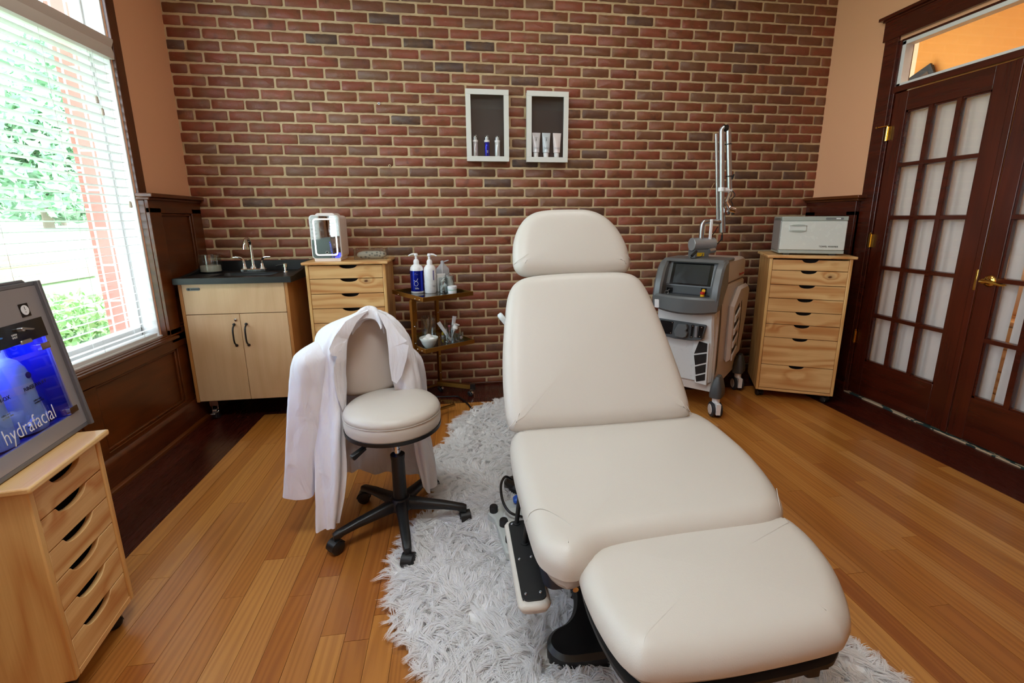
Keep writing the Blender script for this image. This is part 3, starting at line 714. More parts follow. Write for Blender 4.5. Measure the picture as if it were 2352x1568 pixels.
back_o = [(.175, .03), (.168, .14), (.176, .30), (.200, .48), (.224, .59), (.262, .645), (.33, .672), (.48, .684), (.62, .686), (.74, .682), (.805, .655), (.838, .59), (.862, .46), (.880, .30), (.892, .14), (.888, .04), (.85, .008), (.70, .0), (.53, -.005), (.34, -.002), (.215, .0)]
bk = obj('backrest', pillow(MB(), back_o, .10, .05, .007, MBK), [m_vinyl], ch, world=True, sharp=80)
obj('backrest_board', MB().prism([(.23, .05), (.23, .5), (.30, .62), (.76, .62), (.83, .5), (.83, .05)], -.125, -.10, 'Z', M=MBK), [m_blackm], bk, world=True)
TH2 = math.radians(60); o2 = MBK @ Vector((0, .668, -.004)); e3 = Vector((0, math.cos(TH2), math.sin(TH2))); n3 = Vector((0, -math.sin(TH2), math.cos(TH2)))
MHD = Matrix(((1, 0, 0, 0), (0, e3.y, n3.y, o2.y), (0, e3.z, n3.z, o2.z), (0, 0, 0, 1)))
head_o = [(.262, .035), (.256, .085), (.268, .165), (.300, .232), (.345, .275), (.41, .297), (.53, .303), (.63, .298), (.70, .268), (.752, .213), (.784, .14), (.792, .07), (.782, .025), (.74, .008), (.60, .0), (.53, .0), (.40, .0), (.30, .006)]
head_o = [(a, b*1.10) for a, b in head_o]
hdr = obj('headrest', pillow(MB(), head_o, .10, .05, .004, MHD), [m_vinyl], ch, world=True, sharp=80)
obj('headrest_post', MB().cyl(MHD @ Vector((.45, .08, -.09)), MBK @ Vector((.45, .45, -.13)), .011, seg=10).cyl(MHD @ Vector((.61, .08, -.09)), MBK @ Vector((.61, .45, -.13)), .011, seg=10), [m_steel], hdr, world=True)
# stitched seams: shallow welts on the corners
def seam(parent, pts, r=.0009): obj('seam', MB().tube(pts, r, 6, smooth=6), [m_vinyl], parent, world=True, sharp=80)
seam(hdr, [MHD @ Vector(p) for p in ((.258, .058, -.035), (.272, .062, -.008), (.296, .075, .003), (.318, .09, .006))])
seam(hdr, [MHD @ Vector(p) for p in ((.792, .055, -.035), (.780, .066, -.008), (.762, .08, .002), (.748, .092, .005))])
seam(bk, [MBK @ Vector(p) for p in ((.168, .012, -.03), (.185, .02, -.007), (.20, .035, .001))]); seam(bk, [MBK @ Vector(p) for p in ((.888, .02, -.03), (.872, .026, -.006), (.86, .045, .002))])
seam(seat, [(.167, 1.07, .462), (.180, 1.07, .488), (.205, 1.06, .5035), (.235, 1.03, .5062), (.262, .985, .506), (.276, .945, .5025), (.279, .915, .49), (.278, .895, .472)])
seam(seat, [(.915, 1.085, .462), (.900, 1.07, .49), (.885, 1.05, .502), (.872, 1.03, .503), (.862, 1.01, .494), (.858, .992, .472)])
# underframe, pedestal
fr = obj('seat_frame', MB().prism(rrect(.203, .86, .985, 1.45, .03), .305, .376, 'Z', inset=.01), [plain('navy_grey_shroud', '#2b2d38', .35)], ch, world=True)
obj('pedestal', MB().prism(rrect(.40, .67, 1.2, 1.66, .05), .06, .31, 'Z').prism(rrect(.44, .63, 1.25, 1.6, .04), .30, .37, 'Z'), [m_blackm], ch, world=True, bev=.01)
half = [(.53, 1.0), (.382, 1.003), (.281, 1.006), (.242, 1.026), (.227, 1.058), (.235, 1.09), (.26, 1.114), (.30, 1.132), (.33, 1.17), (.348, 1.23), (.352, 1.30), (.355, 1.65), (.34, 1.75), (.30, 1.82), (.225, 1.86), (.196, 1.905), (.20, 1.94), (.225, 1.96), (.35, 1.965), (.53, 1.965)]
ol = half+[(1.06-x, y) for x, y in reversed(half[1:-1])]
pl = [(p.x, p.y) for p in spline([(a, b, 0) for a, b in ol], 4, True)]
obj('base', MB().prism(pl, .0, .062, 'Z', inset=.012), [m_blackp], ch, world=True, sharp=30)
hb = obj('hinge_bracket', MB().box(.238, .258, .975, 1.01, .345, .372).box(.266, .279, .965, 1.0, .335, .372), [m_steel], ch, world=True, bev=.002)
obj('hinge_bolt', MB().cyl((.238, .972, .352), (.288, .968, .352), .007, seg=8).cyl((.262, .96, .346), (.262, .985, .346), .010, seg=8).cyl((.276, .955, .336), (.276, .975, .336), .008, seg=8), [m_chrome], hb, world=True)
# folded arm rest seen from below: plate, padding, two rods
ax, ay = Vector((.176, 1.322, .300)), Vector((.176, .955, .300))
arm = obj('armrest', pillow(MB(), [(.130, 1.27), (.132, 1.293), (.148, 1.306), (.198, 1.306), (.214, 1.293), (.216, 1.27), (.217, 1.12), (.217, .99), (.214, .968), (.198, .956), (.15, .956), (.133, .968), (.130, .99), (.130, 1.12)], .028, .013, .0, Matrix.Translation((0, 0, .300)), under=.004), [m_vinyl], ch, world=True, sharp=80)
obj('plate', MB().prism(rrect(.142, .207, .972, 1.292, .018), .2985, .3035, 'Z'), [m_blackm], arm, world=True, bev=.001)
for x, y in ((.154, .995), (.193, .995), (.155, 1.12), (.19, 1.125), (.153, 1.277), (.196, 1.277)):
    obj('screw', MB().lathe([(.0045, 0), (.004, .002), (.003, .003), (.0025, .0015)], (x, y, .3032), 12), [m_steel], arm, world=True)
obj('support_rod', MB().cyl((.168, 1.278, .303), (.180, 1.285, .40), .0072, seg=12).cyl((.168, 1.278, .303), (.168, 1.278, .3065), .012, seg=14), [m_blackm], arm, world=True)
obj('support_rod', MB().cyl((.180, 1.185, .303), (.193, 1.192, .40), .0080, seg=12).cyl((.180, 1.185, .303), (.180, 1.185, .3065), .013, seg=14), [m_blackm], arm, world=True)
# hand controller hanging on the side of the back rest
t = thing('hand_controller', 'pale grey hand controller hooked on the left side of the chair back', 'remote', (.18, 1.86, .84))
MR = frameM((.183, 1.83, .862), (.80, .15, -.62), (.0, .9, .35))
MR = Matrix.Translation((.181, 1.84, .865)) @ Matrix.Rotation(math.radians(-58), 4, 'Y') @ Matrix.Rotation(.2, 4, 'Z')
obj('housing', MB().prism(rrect(-.10, .035, -.024, .024, .022), -.011, .011, 'Z', M=Matrix.Translation((.197, 1.85, .845)) @ Matrix.Rotation(math.radians(52), 4, 'Y') @ Matrix.Rotation(PI, 4, 'Z'), inset=.004), [plain('pale_grey_plastic', '#cdd5d6', .35)], t, world=True)
obj('buttons', MB().prism(rrect(-.07, -.02, -.014, .014, .008), .011, .013, 'Z', M=Matrix.Translation((.197, 1.85, .845)) @ Matrix.Rotation(math.radians(52), 4, 'Y') @ Matrix.Rotation(PI, 4, 'Z')), [plain('button_grey', '#9aa3a6', .4)], t, world=True)
# foot control on the rug
t = thing('foot_control', 'pale grey foot pedal board with black studs and blue pedals under the chair edge', 'foot pedal', (.2, 1.6, .03))
fo = [(.100, 1.685), (.125, 1.64), (.138, 1.55), (.148, 1.47), (.165, 1.435), (.30, 1.43), (.36, 1.46), (.36, 1.70), (.33, 1.76), (.235, 1.765), (.165, 1.745), (.135, 1.70)]
body = obj('housing', MB().prism([(p.x, p.y) for p in spline([(a, b, 0) for a, b in fo], 3, True)], .03, .068, 'Z', inset=.006), [plain('pedal_grey', '#c3c9c5', .4)], t, world=True, sharp=30)
obj('raised_tray', MB().prism([(p.x, p.y) for p in spline([(.165, 1.66, 0), (.17, 1.58, 0), (.185, 1.49, 0), (.32, 1.48, 0), (.33, 1.68, 0), (.22, 1.69, 0)], 3, True)], .066, .078, 'Z', inset=.005), [plain('pedal_grey_light', '#d3d8d4', .4)], body, world=True, sharp=30)
for x, y in ((.126, 1.685), (.158, 1.592), (.171, 1.495)):
    obj('stud', MB().lathe([(.017, 0), (.0175, .022), (.015, .028), (.006, .029), (0, .028)], (x, y, .066), 20), [m_blackm], t, world=True)
for x, y in ((.235, 1.728), (.262, 1.635), (.28, 1.545)):
    obj('pedal', MB().prism(rrect(x-.022, x+.03, y-.02, y+.02, .016), .072, .098, 'Z', inset=.007), [plain('pedal_blue', '#2f62c8', .35)], t, world=True)
obj('cable', MB().tube([(.225, 1.86, .10), (.19, 1.82, .14), (.163, 1.74, .15), (.162, 1.66, .13), (.185, 1.61, .11), (.235, 1.60, .09)], .0055, 10, smooth=8), [m_blackp], t, world=True)

# ------------------------------------------------------------------ stool
st = thing('rolling_stool', 'cream round-seated rolling stool with a black five-star base and padded back', 'stool', (-.257, 1.752, 0))
sc_ = Vector((-.264, 1.752, 0)); sr = .186
seat = obj('seat', MB().lathe([(sr-.02, .462), (sr-.002, .463), (sr, .470), (sr+.002, .490), (sr, .512), (sr-.003, .516), (sr+.002, .522), (sr-.004, .536), (sr-.018, .549), (sr-.045, .557), (sr*.6, .562), (sr*.3, .565), (.001, .566)], sc_, 64, mi=0), [m_vinyl], st, world=True, sharp=80)
obj('piping', MB().tube([(sc_.x+(sr+.001)*math.cos(a*PI/24), sc_.y+(sr+.001)*math.sin(a*PI/24), .517) for a in range(48)], .0018, 6, closed=True), [m_vinyl], seat, world=True)
obj('seat_pan', MB().lathe([(.0, .44), (.15, .442), (sr-.008, .446), (sr+.001, .45), (sr+.002, .464), (sr-.01, .466)], sc_, 64), [m_blackp], st, world=True)
bc = Vector((-.257, 1.752, 0))
col = obj('gas_lift', MB().cyl(bc+Vector((0, 0, .30)), bc+Vector((-.003, 0, .445)), .013, seg=24).cyl(bc+Vector((0, 0, .345)), bc+Vector((-.001, 0, .348)), .0145, seg=24), [m_chrome], st, world=True)
obj('sleeve', MB().lathe([(.028, .10), (.0265, .30), (.029, .315), (.029, .325), (.022, .326), (.014, .322)], bc, 28), [m_blackp], col, world=True)
lv = obj('lever', MB().tube([(-.285, 1.74, .446), (-.312, 1.70, .440), (-.345, 1.655, .425), (-.362, 1.635, .418)], .0042, 8, smooth=4), [m_blackp], st, world=True)
obj('grip', MB().prism([(0, -.006), (.055, -.010), (.06, -.006), (.06, .008), (.055, .012), (0, .007)], -.011, .011, 'Y', M=frameM((-.358, 1.641, .419), (-.70, -.62, -.36), (.64, -.76, .05))), [m_blackp], lv, world=True, bev=.003)
obj('hub', MB().lathe([(.045, .082), (.05, .09), (.046, .118), (.036, .132), (.03, .134)], bc, 28), [m_blackp], st, world=True)
def caster(parent, p, ang, r=.027, matw=None, name='caster'):
    """twin-wheel hooded furniture caster, p on the floor under its axle"""
    matw = matw or m_blackp; c = Vector((p[0], p[1], p[2]+r)); a = Vector((math.cos(ang), math.sin(ang), 0)); mb = MB()
    for s_ in (-1, 1):
        mb.lathe([(.0, 0), (r*.55, .0), (r*.62, .003), (r*.9, .003), (r, .006), (r, .013), (r*.8, .017), (0, .019)] if s_ > 0 else [(.0, 0), (r*.55, .0), (r*.62, .003), (r*.9, .003), (r, .006), (r, .013), (r*.8, .017), (0, .019)], c+a*s_*.006, 26, M=frameM((0, 0, 0), (0, 0, 1), a.cross(Vector((0, 0, 1)))*(1 if s_ > 0 else -1)) @ Matrix.Diagonal((1, 1, 1, 1)))
    o = obj(name, mb, [matw], parent, world=True)
    f = Vector((-a.y, a.x, 0)); q = []
    for i in range(11):
        t_ = math.radians(20+i*16); q.append((math.cos(t_)*r*1.12, math.sin(t_)*r*1.12))
    for i in range(10, -1, -1):
        t_ = math.radians(20+i*16); q.append((math.cos(t_)*r*1.02, math.sin(t_)*r*1.02))
    obj('hood', MB().prism(q, -.021, .021, 'Z', M=frameM(c, f, (0, 0, 1))).prism([(-r*1.05, 0), (r*.3, -r*.1), (r*.6, r*.9), (-r*.3, r*1.05)], -.005, .005, 'Z', M=frameM(c, f, (0, 0, 1))).cyl(c+Vector((0, 0, r*.9)), c+Vector((0, 0, r*1.5)), .007, seg=10), [m_blackp], o, world=True, bev=.001)
    return o
for (cx, cy), ca in (((-.491, 1.617), 1.9), ((-.207, 1.500), 1.1), ((.008, 1.722), .3), ((-.443, 1.938), 2.3), ((-.140, 1.998), .8)):
    d = Vector((cx-bc.x, cy-bc.y, 0)).normalized(); n_ = Vector((-d.y, d.x, 0)); L = math.hypot(cx-bc.x, cy-bc.y)
    rs = []
    for t_, w_, z0, z1 in ((.02, .026, .082, .128), (.05, .024, .082, .126), (.10, .021, .080, .116), (.18, .019, .076, .104), (L-.03, .017, .068, .092), (L-.008, .016, .058, .088), (L+.006, .013, .056, .082)):
        p = bc+d*t_
        rs.append([p+n_*a*w_+Vector((0, 0, z0+(z1-z0)*b)) for a, b in ((-.8, 0), (.8, 0), (1, .35), (.9, .8), (.6, 1), (-.6, 1), (-.9, .8), (-1, .35))])
    lg = obj('leg', MB().rings(rs), [m_blackp], st, world=True, sharp=50)
    caster(lg, (cx, cy, 0.0), math.atan2(d.y, d.x)+ca)
# padded back with its support arm
bdir = Vector((.42, -.90, .10)).normalized(); bx = Vector((.906, .423, 0)).normalized()
MBX = Matrix.Identity(4); bzz = bdir; byy = bzz.cross(bx).normalized()
MBX = Matrix((bx, byy, bzz)).transposed().to_4x4(); MBX.translation = (-.362, 1.92, .70)
if byy.z < 0: MBX = Matrix((-bx, -byy, bzz)).transposed().to_4x4(); MBX.translation = (-.362, 1.92, .70)
bo = [(-.14, -.11), (-.115, -.155), (-.05, -.17), (.03, -.17), (.10, -.15), (.135, -.10), (.142, -.03), (.135, .07), (.11, .125), (.06, .15), (0, .155), (-.06, .15), (-.11, .125), (-.128, .07), (-.138, -.03)]
obj('backrest', pillow(MB(), bo, .045, .02, .008, MBX, under=.008), [m_vinyls], st, world=True, sharp=80)
obj('back_support', MB().tube([(-.29, 1.82, .45), (-.345, 1.93, .452), (-.385, 1.985, .50), (-.39, 1.985, .70)], .011, 8, smooth=5, sx=2), [m_blackp], st, world=True)

# ------------------------------------------------------------------ white coat draped on the stool
COAT_BODY=[[[-0.351,1.875,0.899],[-0.39,1.85,0.861],[-0.427,1.83,0.796],[-0.441,1.82,0.688],[-0.443,1.8,0.585],[-0.446,1.73,0.431],[-0.446,1.69,0.266],[-0.48,1.66,0.096]],[[-0.358,1.89,0.9],[-0.424,1.84,0.864],[-0.475,1.79,0.796],[-0.49,1.775,0.687],[-0.488,1.75,0.562],[-0.481,1.7,0.43],[-0.487,1.665,0.266],[-0.506,1.64,0.092]],[[-0.365,1.9,0.898],[-0.471,1.86,0.849],[-0.52,1.81,0.775],[-0.535,1.8,0.654],[-0.544,1.77,0.521],[-0.549,1.73,0.392],[-0.547,1.69,0.247],[-0.547,1.645,0.083]],[[-0.371,1.93,0.892],[-0.533,1.9,0.829],[-0.568,1.86,0.754],[-0.58,1.86,0.626],[-0.579,1.83,0.487],[-0.581,1.78,0.359],[-0.583,1.73,0.225],[-0.579,1.68,0.086]],[[-0.373,1.95,0.889],[-0.547,1.95,0.818],[-0.577,1.96,0.717],[-0.58,1.97,0.577],[-0.579,1.97,0.426],[-0.578,1.96,0.295],[-0.572,1.93,0.195],[-0.566,1.89,0.113]],[[-0.368,1.96,0.886],[-0.473,1.98,0.841],[-0.521,2.02,0.707],[-0.53,2.04,0.549],[-0.537,2.05,0.387],[-0.537,2.05,0.268],[-0.537,2.04,0.174],[-0.537,2.03,0.094]],[[-0.36,1.965,0.885],[-0.41,1.985,0.866],[-0.454,2.05,0.705],[-0.471,2.07,0.535],[-0.474,2.07,0.374],[-0.475,2.06,0.269],[-0.478,2.05,0.174],[-0.482,2.04,0.101]],[[-0.35,1.965,0.885],[-0.35,1.985,0.868],[-0.373,2.05,0.702],[-0.381,2.07,0.53],[-0.388,2.07,0.369],[-0.39,2.06,0.263],[-0.395,2.05,0.168],[-0.397,2.03,0.088]],[[-0.338,1.96,0.885],[-0.292,1.975,0.856],[-0.281,2.03,0.703],[-0.28,2.05,0.531],[-0.284,2.05,0.37],[-0.285,2.04,0.265],[-0.288,2.03,0.17],[-0.291,2.01,0.084]],[[-0.328,1.94,0.887],[-0.245,1.95,0.833],[-0.217,1.97,0.717],[-0.213,1.99,0.549],[-0.209,2.0,0.388],[-0.203,2.0,0.279],[-0.204,1.99,0.174],[-0.204,1.98,0.081]],[[-0.317,1.91,0.891],[-0.22,1.92,0.803],[-0.188,1.91,0.713],[-0.169,1.9,0.589],[-0.166,1.92,0.44],[-0.143,1.92,0.293],[-0.122,1.9,0.195],[-0.116,1.89,0.099]],[[-0.316,1.89,0.891],[-0.255,1.88,0.831],[-0.218,1.87,0.745],[-0.207,1.86,0.625],[-0.194,1.87,0.484],[-0.173,1.86,0.346],[-0.151,1.85,0.215],[-0.144,1.83,0.089]],[[-0.318,1.88,0.89],[-0.282,1.86,0.82],[-0.277,1.85,0.744],[-0.276,1.85,0.651],[-0.253,1.85,0.515],[-0.207,1.85,0.374],[-0.194,1.84,0.256],[-0.168,1.82,0.124]]]
COAT_SL=[[-0.541,1.85,0.783,0.068,0.05],[-0.571,1.8,0.718,0.066,0.05],[-0.593,1.78,0.601,0.062,0.046],[-0.609,1.76,0.465,0.06,0.042],[-0.625,1.74,0.328,0.059,0.04],[-0.637,1.72,0.196,0.058,0.036]]
COAT_SR=[[-0.23,1.93,0.738,0.05,0.04],[-0.197,1.99,0.6,0.05,0.04],[-0.201,2.04,0.413,0.05,0.035],[-0.222,2.06,0.25,0.05,0.035],[-0.228,2.05,0.12,0.048,0.03]]
LAP_L=[[-0.349,1.865,0.901],[-0.397,1.84,0.886],[-0.429,1.825,0.868],[-0.465,1.79,0.818],[-0.486,1.775,0.774],[-0.481,1.775,0.748],[-0.46,1.775,0.742],[-0.473,1.765,0.703],[-0.473,1.755,0.64],[-0.465,1.755,0.576],[-0.452,1.76,0.519],[-0.441,1.79,0.588],[-0.44,1.81,0.691],[-0.425,1.82,0.798],[-0.387,1.84,0.863]]
LAP_R=[[-0.314,1.875,0.894],[-0.285,1.875,0.88],[-0.261,1.87,0.852],[-0.228,1.855,0.799],[-0.2,1.845,0.775],[-0.218,1.845,0.763],[-0.194,1.84,0.756],[-0.204,1.84,0.706],[-0.227,1.84,0.633],[-0.252,1.84,0.596],[-0.271,1.84,0.61],[-0.276,1.84,0.682],[-0.276,1.84,0.747],[-0.281,1.85,0.823]]

def resample(pts, k): return spline(pts, k)
cols = [resample(m_, 7) for m_ in COAT_BODY]
nl = len(cols[0]); rows = []
for j in range(nl):
    ring = spline([c[j] for c in cols], 9); rows.append(ring)
nu = len(rows[0]); jr = random.Random(2); G_ = []
for i in range(nu):
    line = []
    for j in range(nl):
        p = rows[j][i].copy(); v = j/(nl-1); u = i/(nu-1)
        q0 = rows[j][max(i-1, 0)]; q1 = rows[j][min(i+1, nu-1)]; tt = q1-q0; nn = Vector((tt.y, -tt.x, 0))
        if nn.length > 1e-6:
            nn.normalize(); amp = .020*min(1, max(0, (v-.15)/.6)); amp *= .4+.6*math.sin(PI*min(1, max(0, u)))**.3
            f = math.sin(u*58+1.3*math.sin(v*3.1))+.45*math.sin(u*101+v*4+1)+.35*math.sin(u*23-v*5)
            cr = .0025*math.sin(u*140+v*30)*math.sin(v*17+u*9)
            p += nn*(amp*f*.62+cr)
        line.append(p)
    G_.append(line)
coat = thing('lab_coat', 'white cotton lab coat draped over the back of the rolling stool', 'coat', (-.45, 1.85, .09))
obj('coat_body', MB().grid(G_, thick=.0028), [m_coat], coat, world=True, sharp=80)
def sleeve(name, data, ang):
    P_ = [Vector(d[:3]) for d in data]; sp = spline(P_, 7); n = len(sp); rs = []; rin = []
    for i, p in enumerate(sp):
        t_ = i/(n-1)*(len(data)-1); k = min(int(t_), len(data)-2); fr = t_-k
        a = data[k][3]*(1-fr)+data[k+1][3]*fr; b = data[k][4]*(1-fr)+data[k+1][4]*fr; ring = []; ri = []
        cr = .0035*math.sin(i*.9)*max(0, 1-i/n*.6)
        for q in range(40):
            th = 2*PI*q/40; w1 = 1+.05*math.sin(3*th+i*.12)+.04*math.sin(5*th-i*.2)+cr*6*math.sin(2*th+i)
            ox, oy = a*math.cos(th)*w1, b*math.sin(th)*w1
            tp = min(1, (i/(n-1)+.0)/.16); tp = .35+.65*math.sin(tp*PI/2); ox *= tp; oy *= tp
            fd = 1+.10*math.sin(2*th+1+i*.03)*min(1, i/8)-.16*max(0, math.cos(th*3+.6))*min(1, i/12); oy *= fd
            ring.append(p+Vector((ox*math.cos(ang)-oy*math.sin(ang), ox*math.sin(ang)+oy*math.cos(ang), .004*math.sin(th*2+1) if i == n-1 else 0)))
        rs.append(ring)
    rs.append([p+(sp[-1]-p)*.04+Vector((0, 0, .001)) for p in rs[-1]]); rs.append([p+(sp[-4]-sp[-1])+Vector((0, 0, 0)) for p in rs[-1]])
    o = obj(name, MB().rings(rs, 0, True, True, True), [m_coat], coat, world=True, sharp=80)
    return o
sleeve('sleeve', COAT_SL, .15); sleeve('sleeve', COAT_SR, .2)
def lapel(data):
    pts = [Vector(p) for p in data]; pts = [p+Vector((.0, -.012, .002)) for p in pts]
    tr = tessellate_polygon([[Vector((p.x, p.z, 0)) for p in pts]]); mb = MB(); n = len(pts)
    vs = pts+[p+Vector((0, .0035, 0)) for p in pts]; fs = [tuple(t_) for t_ in tr]+[tuple(i+n for i in reversed(t_)) for t_ in tr]+[(i, (i+1) % n, (i+1) % n+n, i+n) for i in range(n)]
    mb.add(vs, fs); return obj('lapel', mb, [m_coat], coat, world=True, sharp=50, bev=.001)
lapel(LAP_L); lapel(LAP_R)
# collar rolled over the top of the back pad
cs = [(-.425, 1.845, .842), (-.408, 1.862, .874), (-.378, 1.893, .900), (-.352, 1.905, .905), (-.325, 1.90, .895), (-.308, 1.875, .868), (-.300, 1.862, .838)]
cs = spline(cs, 6); GG = []
for i, p in enumerate(cs):
    s_ = math.sin(PI*i/(len(cs)-1)); GG.append([p+Vector((0, -.022, -.028*s_-.012)), p+Vector((0, -.018, -.004)), p+Vector((0, -.004, .006)), p+Vector((0, .016, .004)), p+Vector((0, .034, -.016-.01*s_)), p+Vector((0, .046, -.045-.02*s_))])
obj('collar', MB().grid(GG, thick=.004), [m_coat], coat, world=True, sharp=80)
0 and obj('pocket', MB().prism([(-.050, -.07), (.050, -.07), (.052, .07), (-.048, .07)], -.001, .0015, 'Z', M=frameM((-.560, 1.695, .44), (.95, -.28, 0), (-.02, -.11, 1))), [m_coat], coat, world=True, bev=.0008)

# ------------------------------------------------------------------ fur rug
RUG = [(.303, 2.99), (.18, 2.93), (.075, 2.84), (.03, 2.76), (-.03, 2.66), (-.055, 2.55), (-.055, 2.46), (-.12, 2.36), (-.17, 2.28), (-.165, 2.15), (-.12, 2.0), (-.12, 1.87), (-.17, 1.74), (-.225, 1.62), (-.245, 1.53), (-.285, 1.46), (-.24, 1.40), (-.235, 1.31), (-.20, 1.21), (-.145, 1.12), (-.10, 1.02), (-.07, .90), (-.02, .80), (.2, .72), (.7, .70), (1.05, .72), (1.15, .80), (1.145, .93), (1.12, 1.0), (1.06, 1.10), (.98, 1.25), (.90, 1.5), (.86, 1.8), (.80, 2.1), (.76, 2.5), (.68, 2.8), (.5, 2.97)]
rp = np.array([(p.x, p.y) for p in spline([(a, b, 0) for a, b in RUG], 4, True)])
def inside(P, poly):
    x, y = P[:, 0], P[:, 1]; r_ = np.zeros(len(P), bool); n = len(poly); j = n-1
    for i in range(n):
        xi, yi = poly[i]; xj, yj = poly[j]
        c = ((yi > y) != (yj > y)) & (x < (xj-xi)*(y-yi)/(yj-yi+1e-12)+xi); r_ ^= c; j = i
    return r_
rug = thing('fur_rug', 'white long-pile faux fur rug lying under the chair and the stool', 'rug', (.4, 1.8, 0))
m_hide = plain('rug_backing', '#f2f1f0', .9)
obj('backing', MB().prism([tuple(p) for p in offset([tuple(q) for q in rp], -.012)], .001, .012, 'Z'), [m_hide], rug, world=True)
def fur():
    R = np.random.RandomState(4); N = 7200
    P = R.uniform((rp[:, 0].min(), rp[:, 1].min()), (rp[:, 0].max(), rp[:, 1].max()), (N*2, 2)); P = P[inside(P, rp)][:N]
    base = np.array([(p.x, p.y) for p in spline([(a, b, 0) for a, b in ol], 2, True)]); P = P[~inside(P, base)]
    n = len(P); x, y = P[:, 0], P[:, 1]
    ang = 2.6*np.sin(x*5.3+1.7*np.sin(y*4.1))+2.2*np.sin(y*6.7+1.3*np.sin(x*7.9)+1)+R.normal(0, .75, n)-PI/2*.6
    # outward near the edge
    e = np.min(np.hypot(P[:, None, 0]-rp[None, :, 0], P[:, None, 1]-rp[None, :, 1]), 1); ei = np.argmin(np.hypot(P[:, None, 0]-rp[None, :, 0], P[:, None, 1]-rp[None, :, 1]), 1)
    oa = np.arctan2(rp[ei, 1]-y, rp[ei, 0]-x); w_ = np.clip(1-e/.055, 0, 1)
    D = np.stack([np.cos(ang)*(1-w_)+np.cos(oa)*w_*1.3, np.sin(ang)*(1-w_)+np.sin(oa)*w_*1.3], 1); D /= np.linalg.norm(D, axis=1)[:, None]+1e-9
    K = 15; L = R.uniform(.045, .09, n); H = R.uniform(.012, .032, n)*(1-.5*w_); L = L*(1-.25*w_)
    cur = R.normal(0, .35, n)
    V = []; nk = n*K
    rp0 = np.repeat(P, K, 0)+R.normal(0, .010, (nk, 2)); d = np.repeat(D, K, 0)+R.normal(0, .22, (nk, 2)); d /= np.linalg.norm(d, axis=1)[:, None]
    tip = np.repeat(P+D*L[:, None], K, 0)+R.normal(0, .005, (nk, 2)); h = np.repeat(H, K)*R.uniform(.7, 1.2, nk); cu = np.repeat(cur, K)
    px = np.stack([-d[:, 1], d[:, 0]], 1); wd = R.uniform(.0010, .0021, nk)
    T = [0, .3, .62, 1.0]; pts = []
    for t_ in T:
        c = rp0+(tip-rp0)*(t_**1.25)+px*(np.sin(t_*PI)*cu*.02)[:, None]
        z = .010+h*np.sin(min(t_*1.25, 1.0)*PI*.5)*(1-.35*max(0, t_-.75)/.25)
        wv = (wd*(1, 1, .75, .12)[T.index(t_)])[:, None]
        pts.append((np.c_[c-px*wv, z], np.c_[c+px*wv, z]))
    V = np.stack([q for ab in pts for q in ab], 1).reshape(-1, 3)-np.array([.4, 1.8, 0])
    b = np.arange(nk)[:, None]*8; F = np.concatenate([b+np.array([[2*i, 2*i+1, 2*i+3, 2*i+2]]) for i in range(3)], 0)
    me = bpy.data.meshes.new('fur_pile'); me.vertices.add(len(V)); me.vertices.foreach_set('co', V.ravel())
    me.loops.add(F.size); me.polygons.add(len(F)); me.loops.foreach_set('vertex_index', F.ravel()); me.polygons.foreach_set('loop_start', np.arange(len(F))*4)
    me.polygons.foreach_set('use_smooth', np.ones(len(F), bool)); me.update(calc_edges=True)
    nt = NT('fur'); g = nt.n('ShaderNodeNewGeometry'); bb_ = nt.bsdf(nt.ramp(g.outputs['Random Per Island'], [(0, C('#f0eeec')), (.5, C('#f8f7f7')), (1, C('#fbfbfd'))]), .5)
    trn = nt.n('ShaderNodeBsdfTranslucent'); trn.inputs[0].default_value = C('#fbfafa'); mx = nt.n('ShaderNodeMixShader'); mx.inputs[0].default_value = .45
    nt.l(bb_.outputs[0], mx.inputs[1]); nt.l(trn.outputs[0], mx.inputs[2]); nt.l(mx.outputs[0], nt.out.inputs[0])
    me.materials.append(nt.m); o = bpy.data.objects.new('fur_pile', me); COL.objects.link(o); o.parent = rug; o['kind'] = 'stuff'
fur()

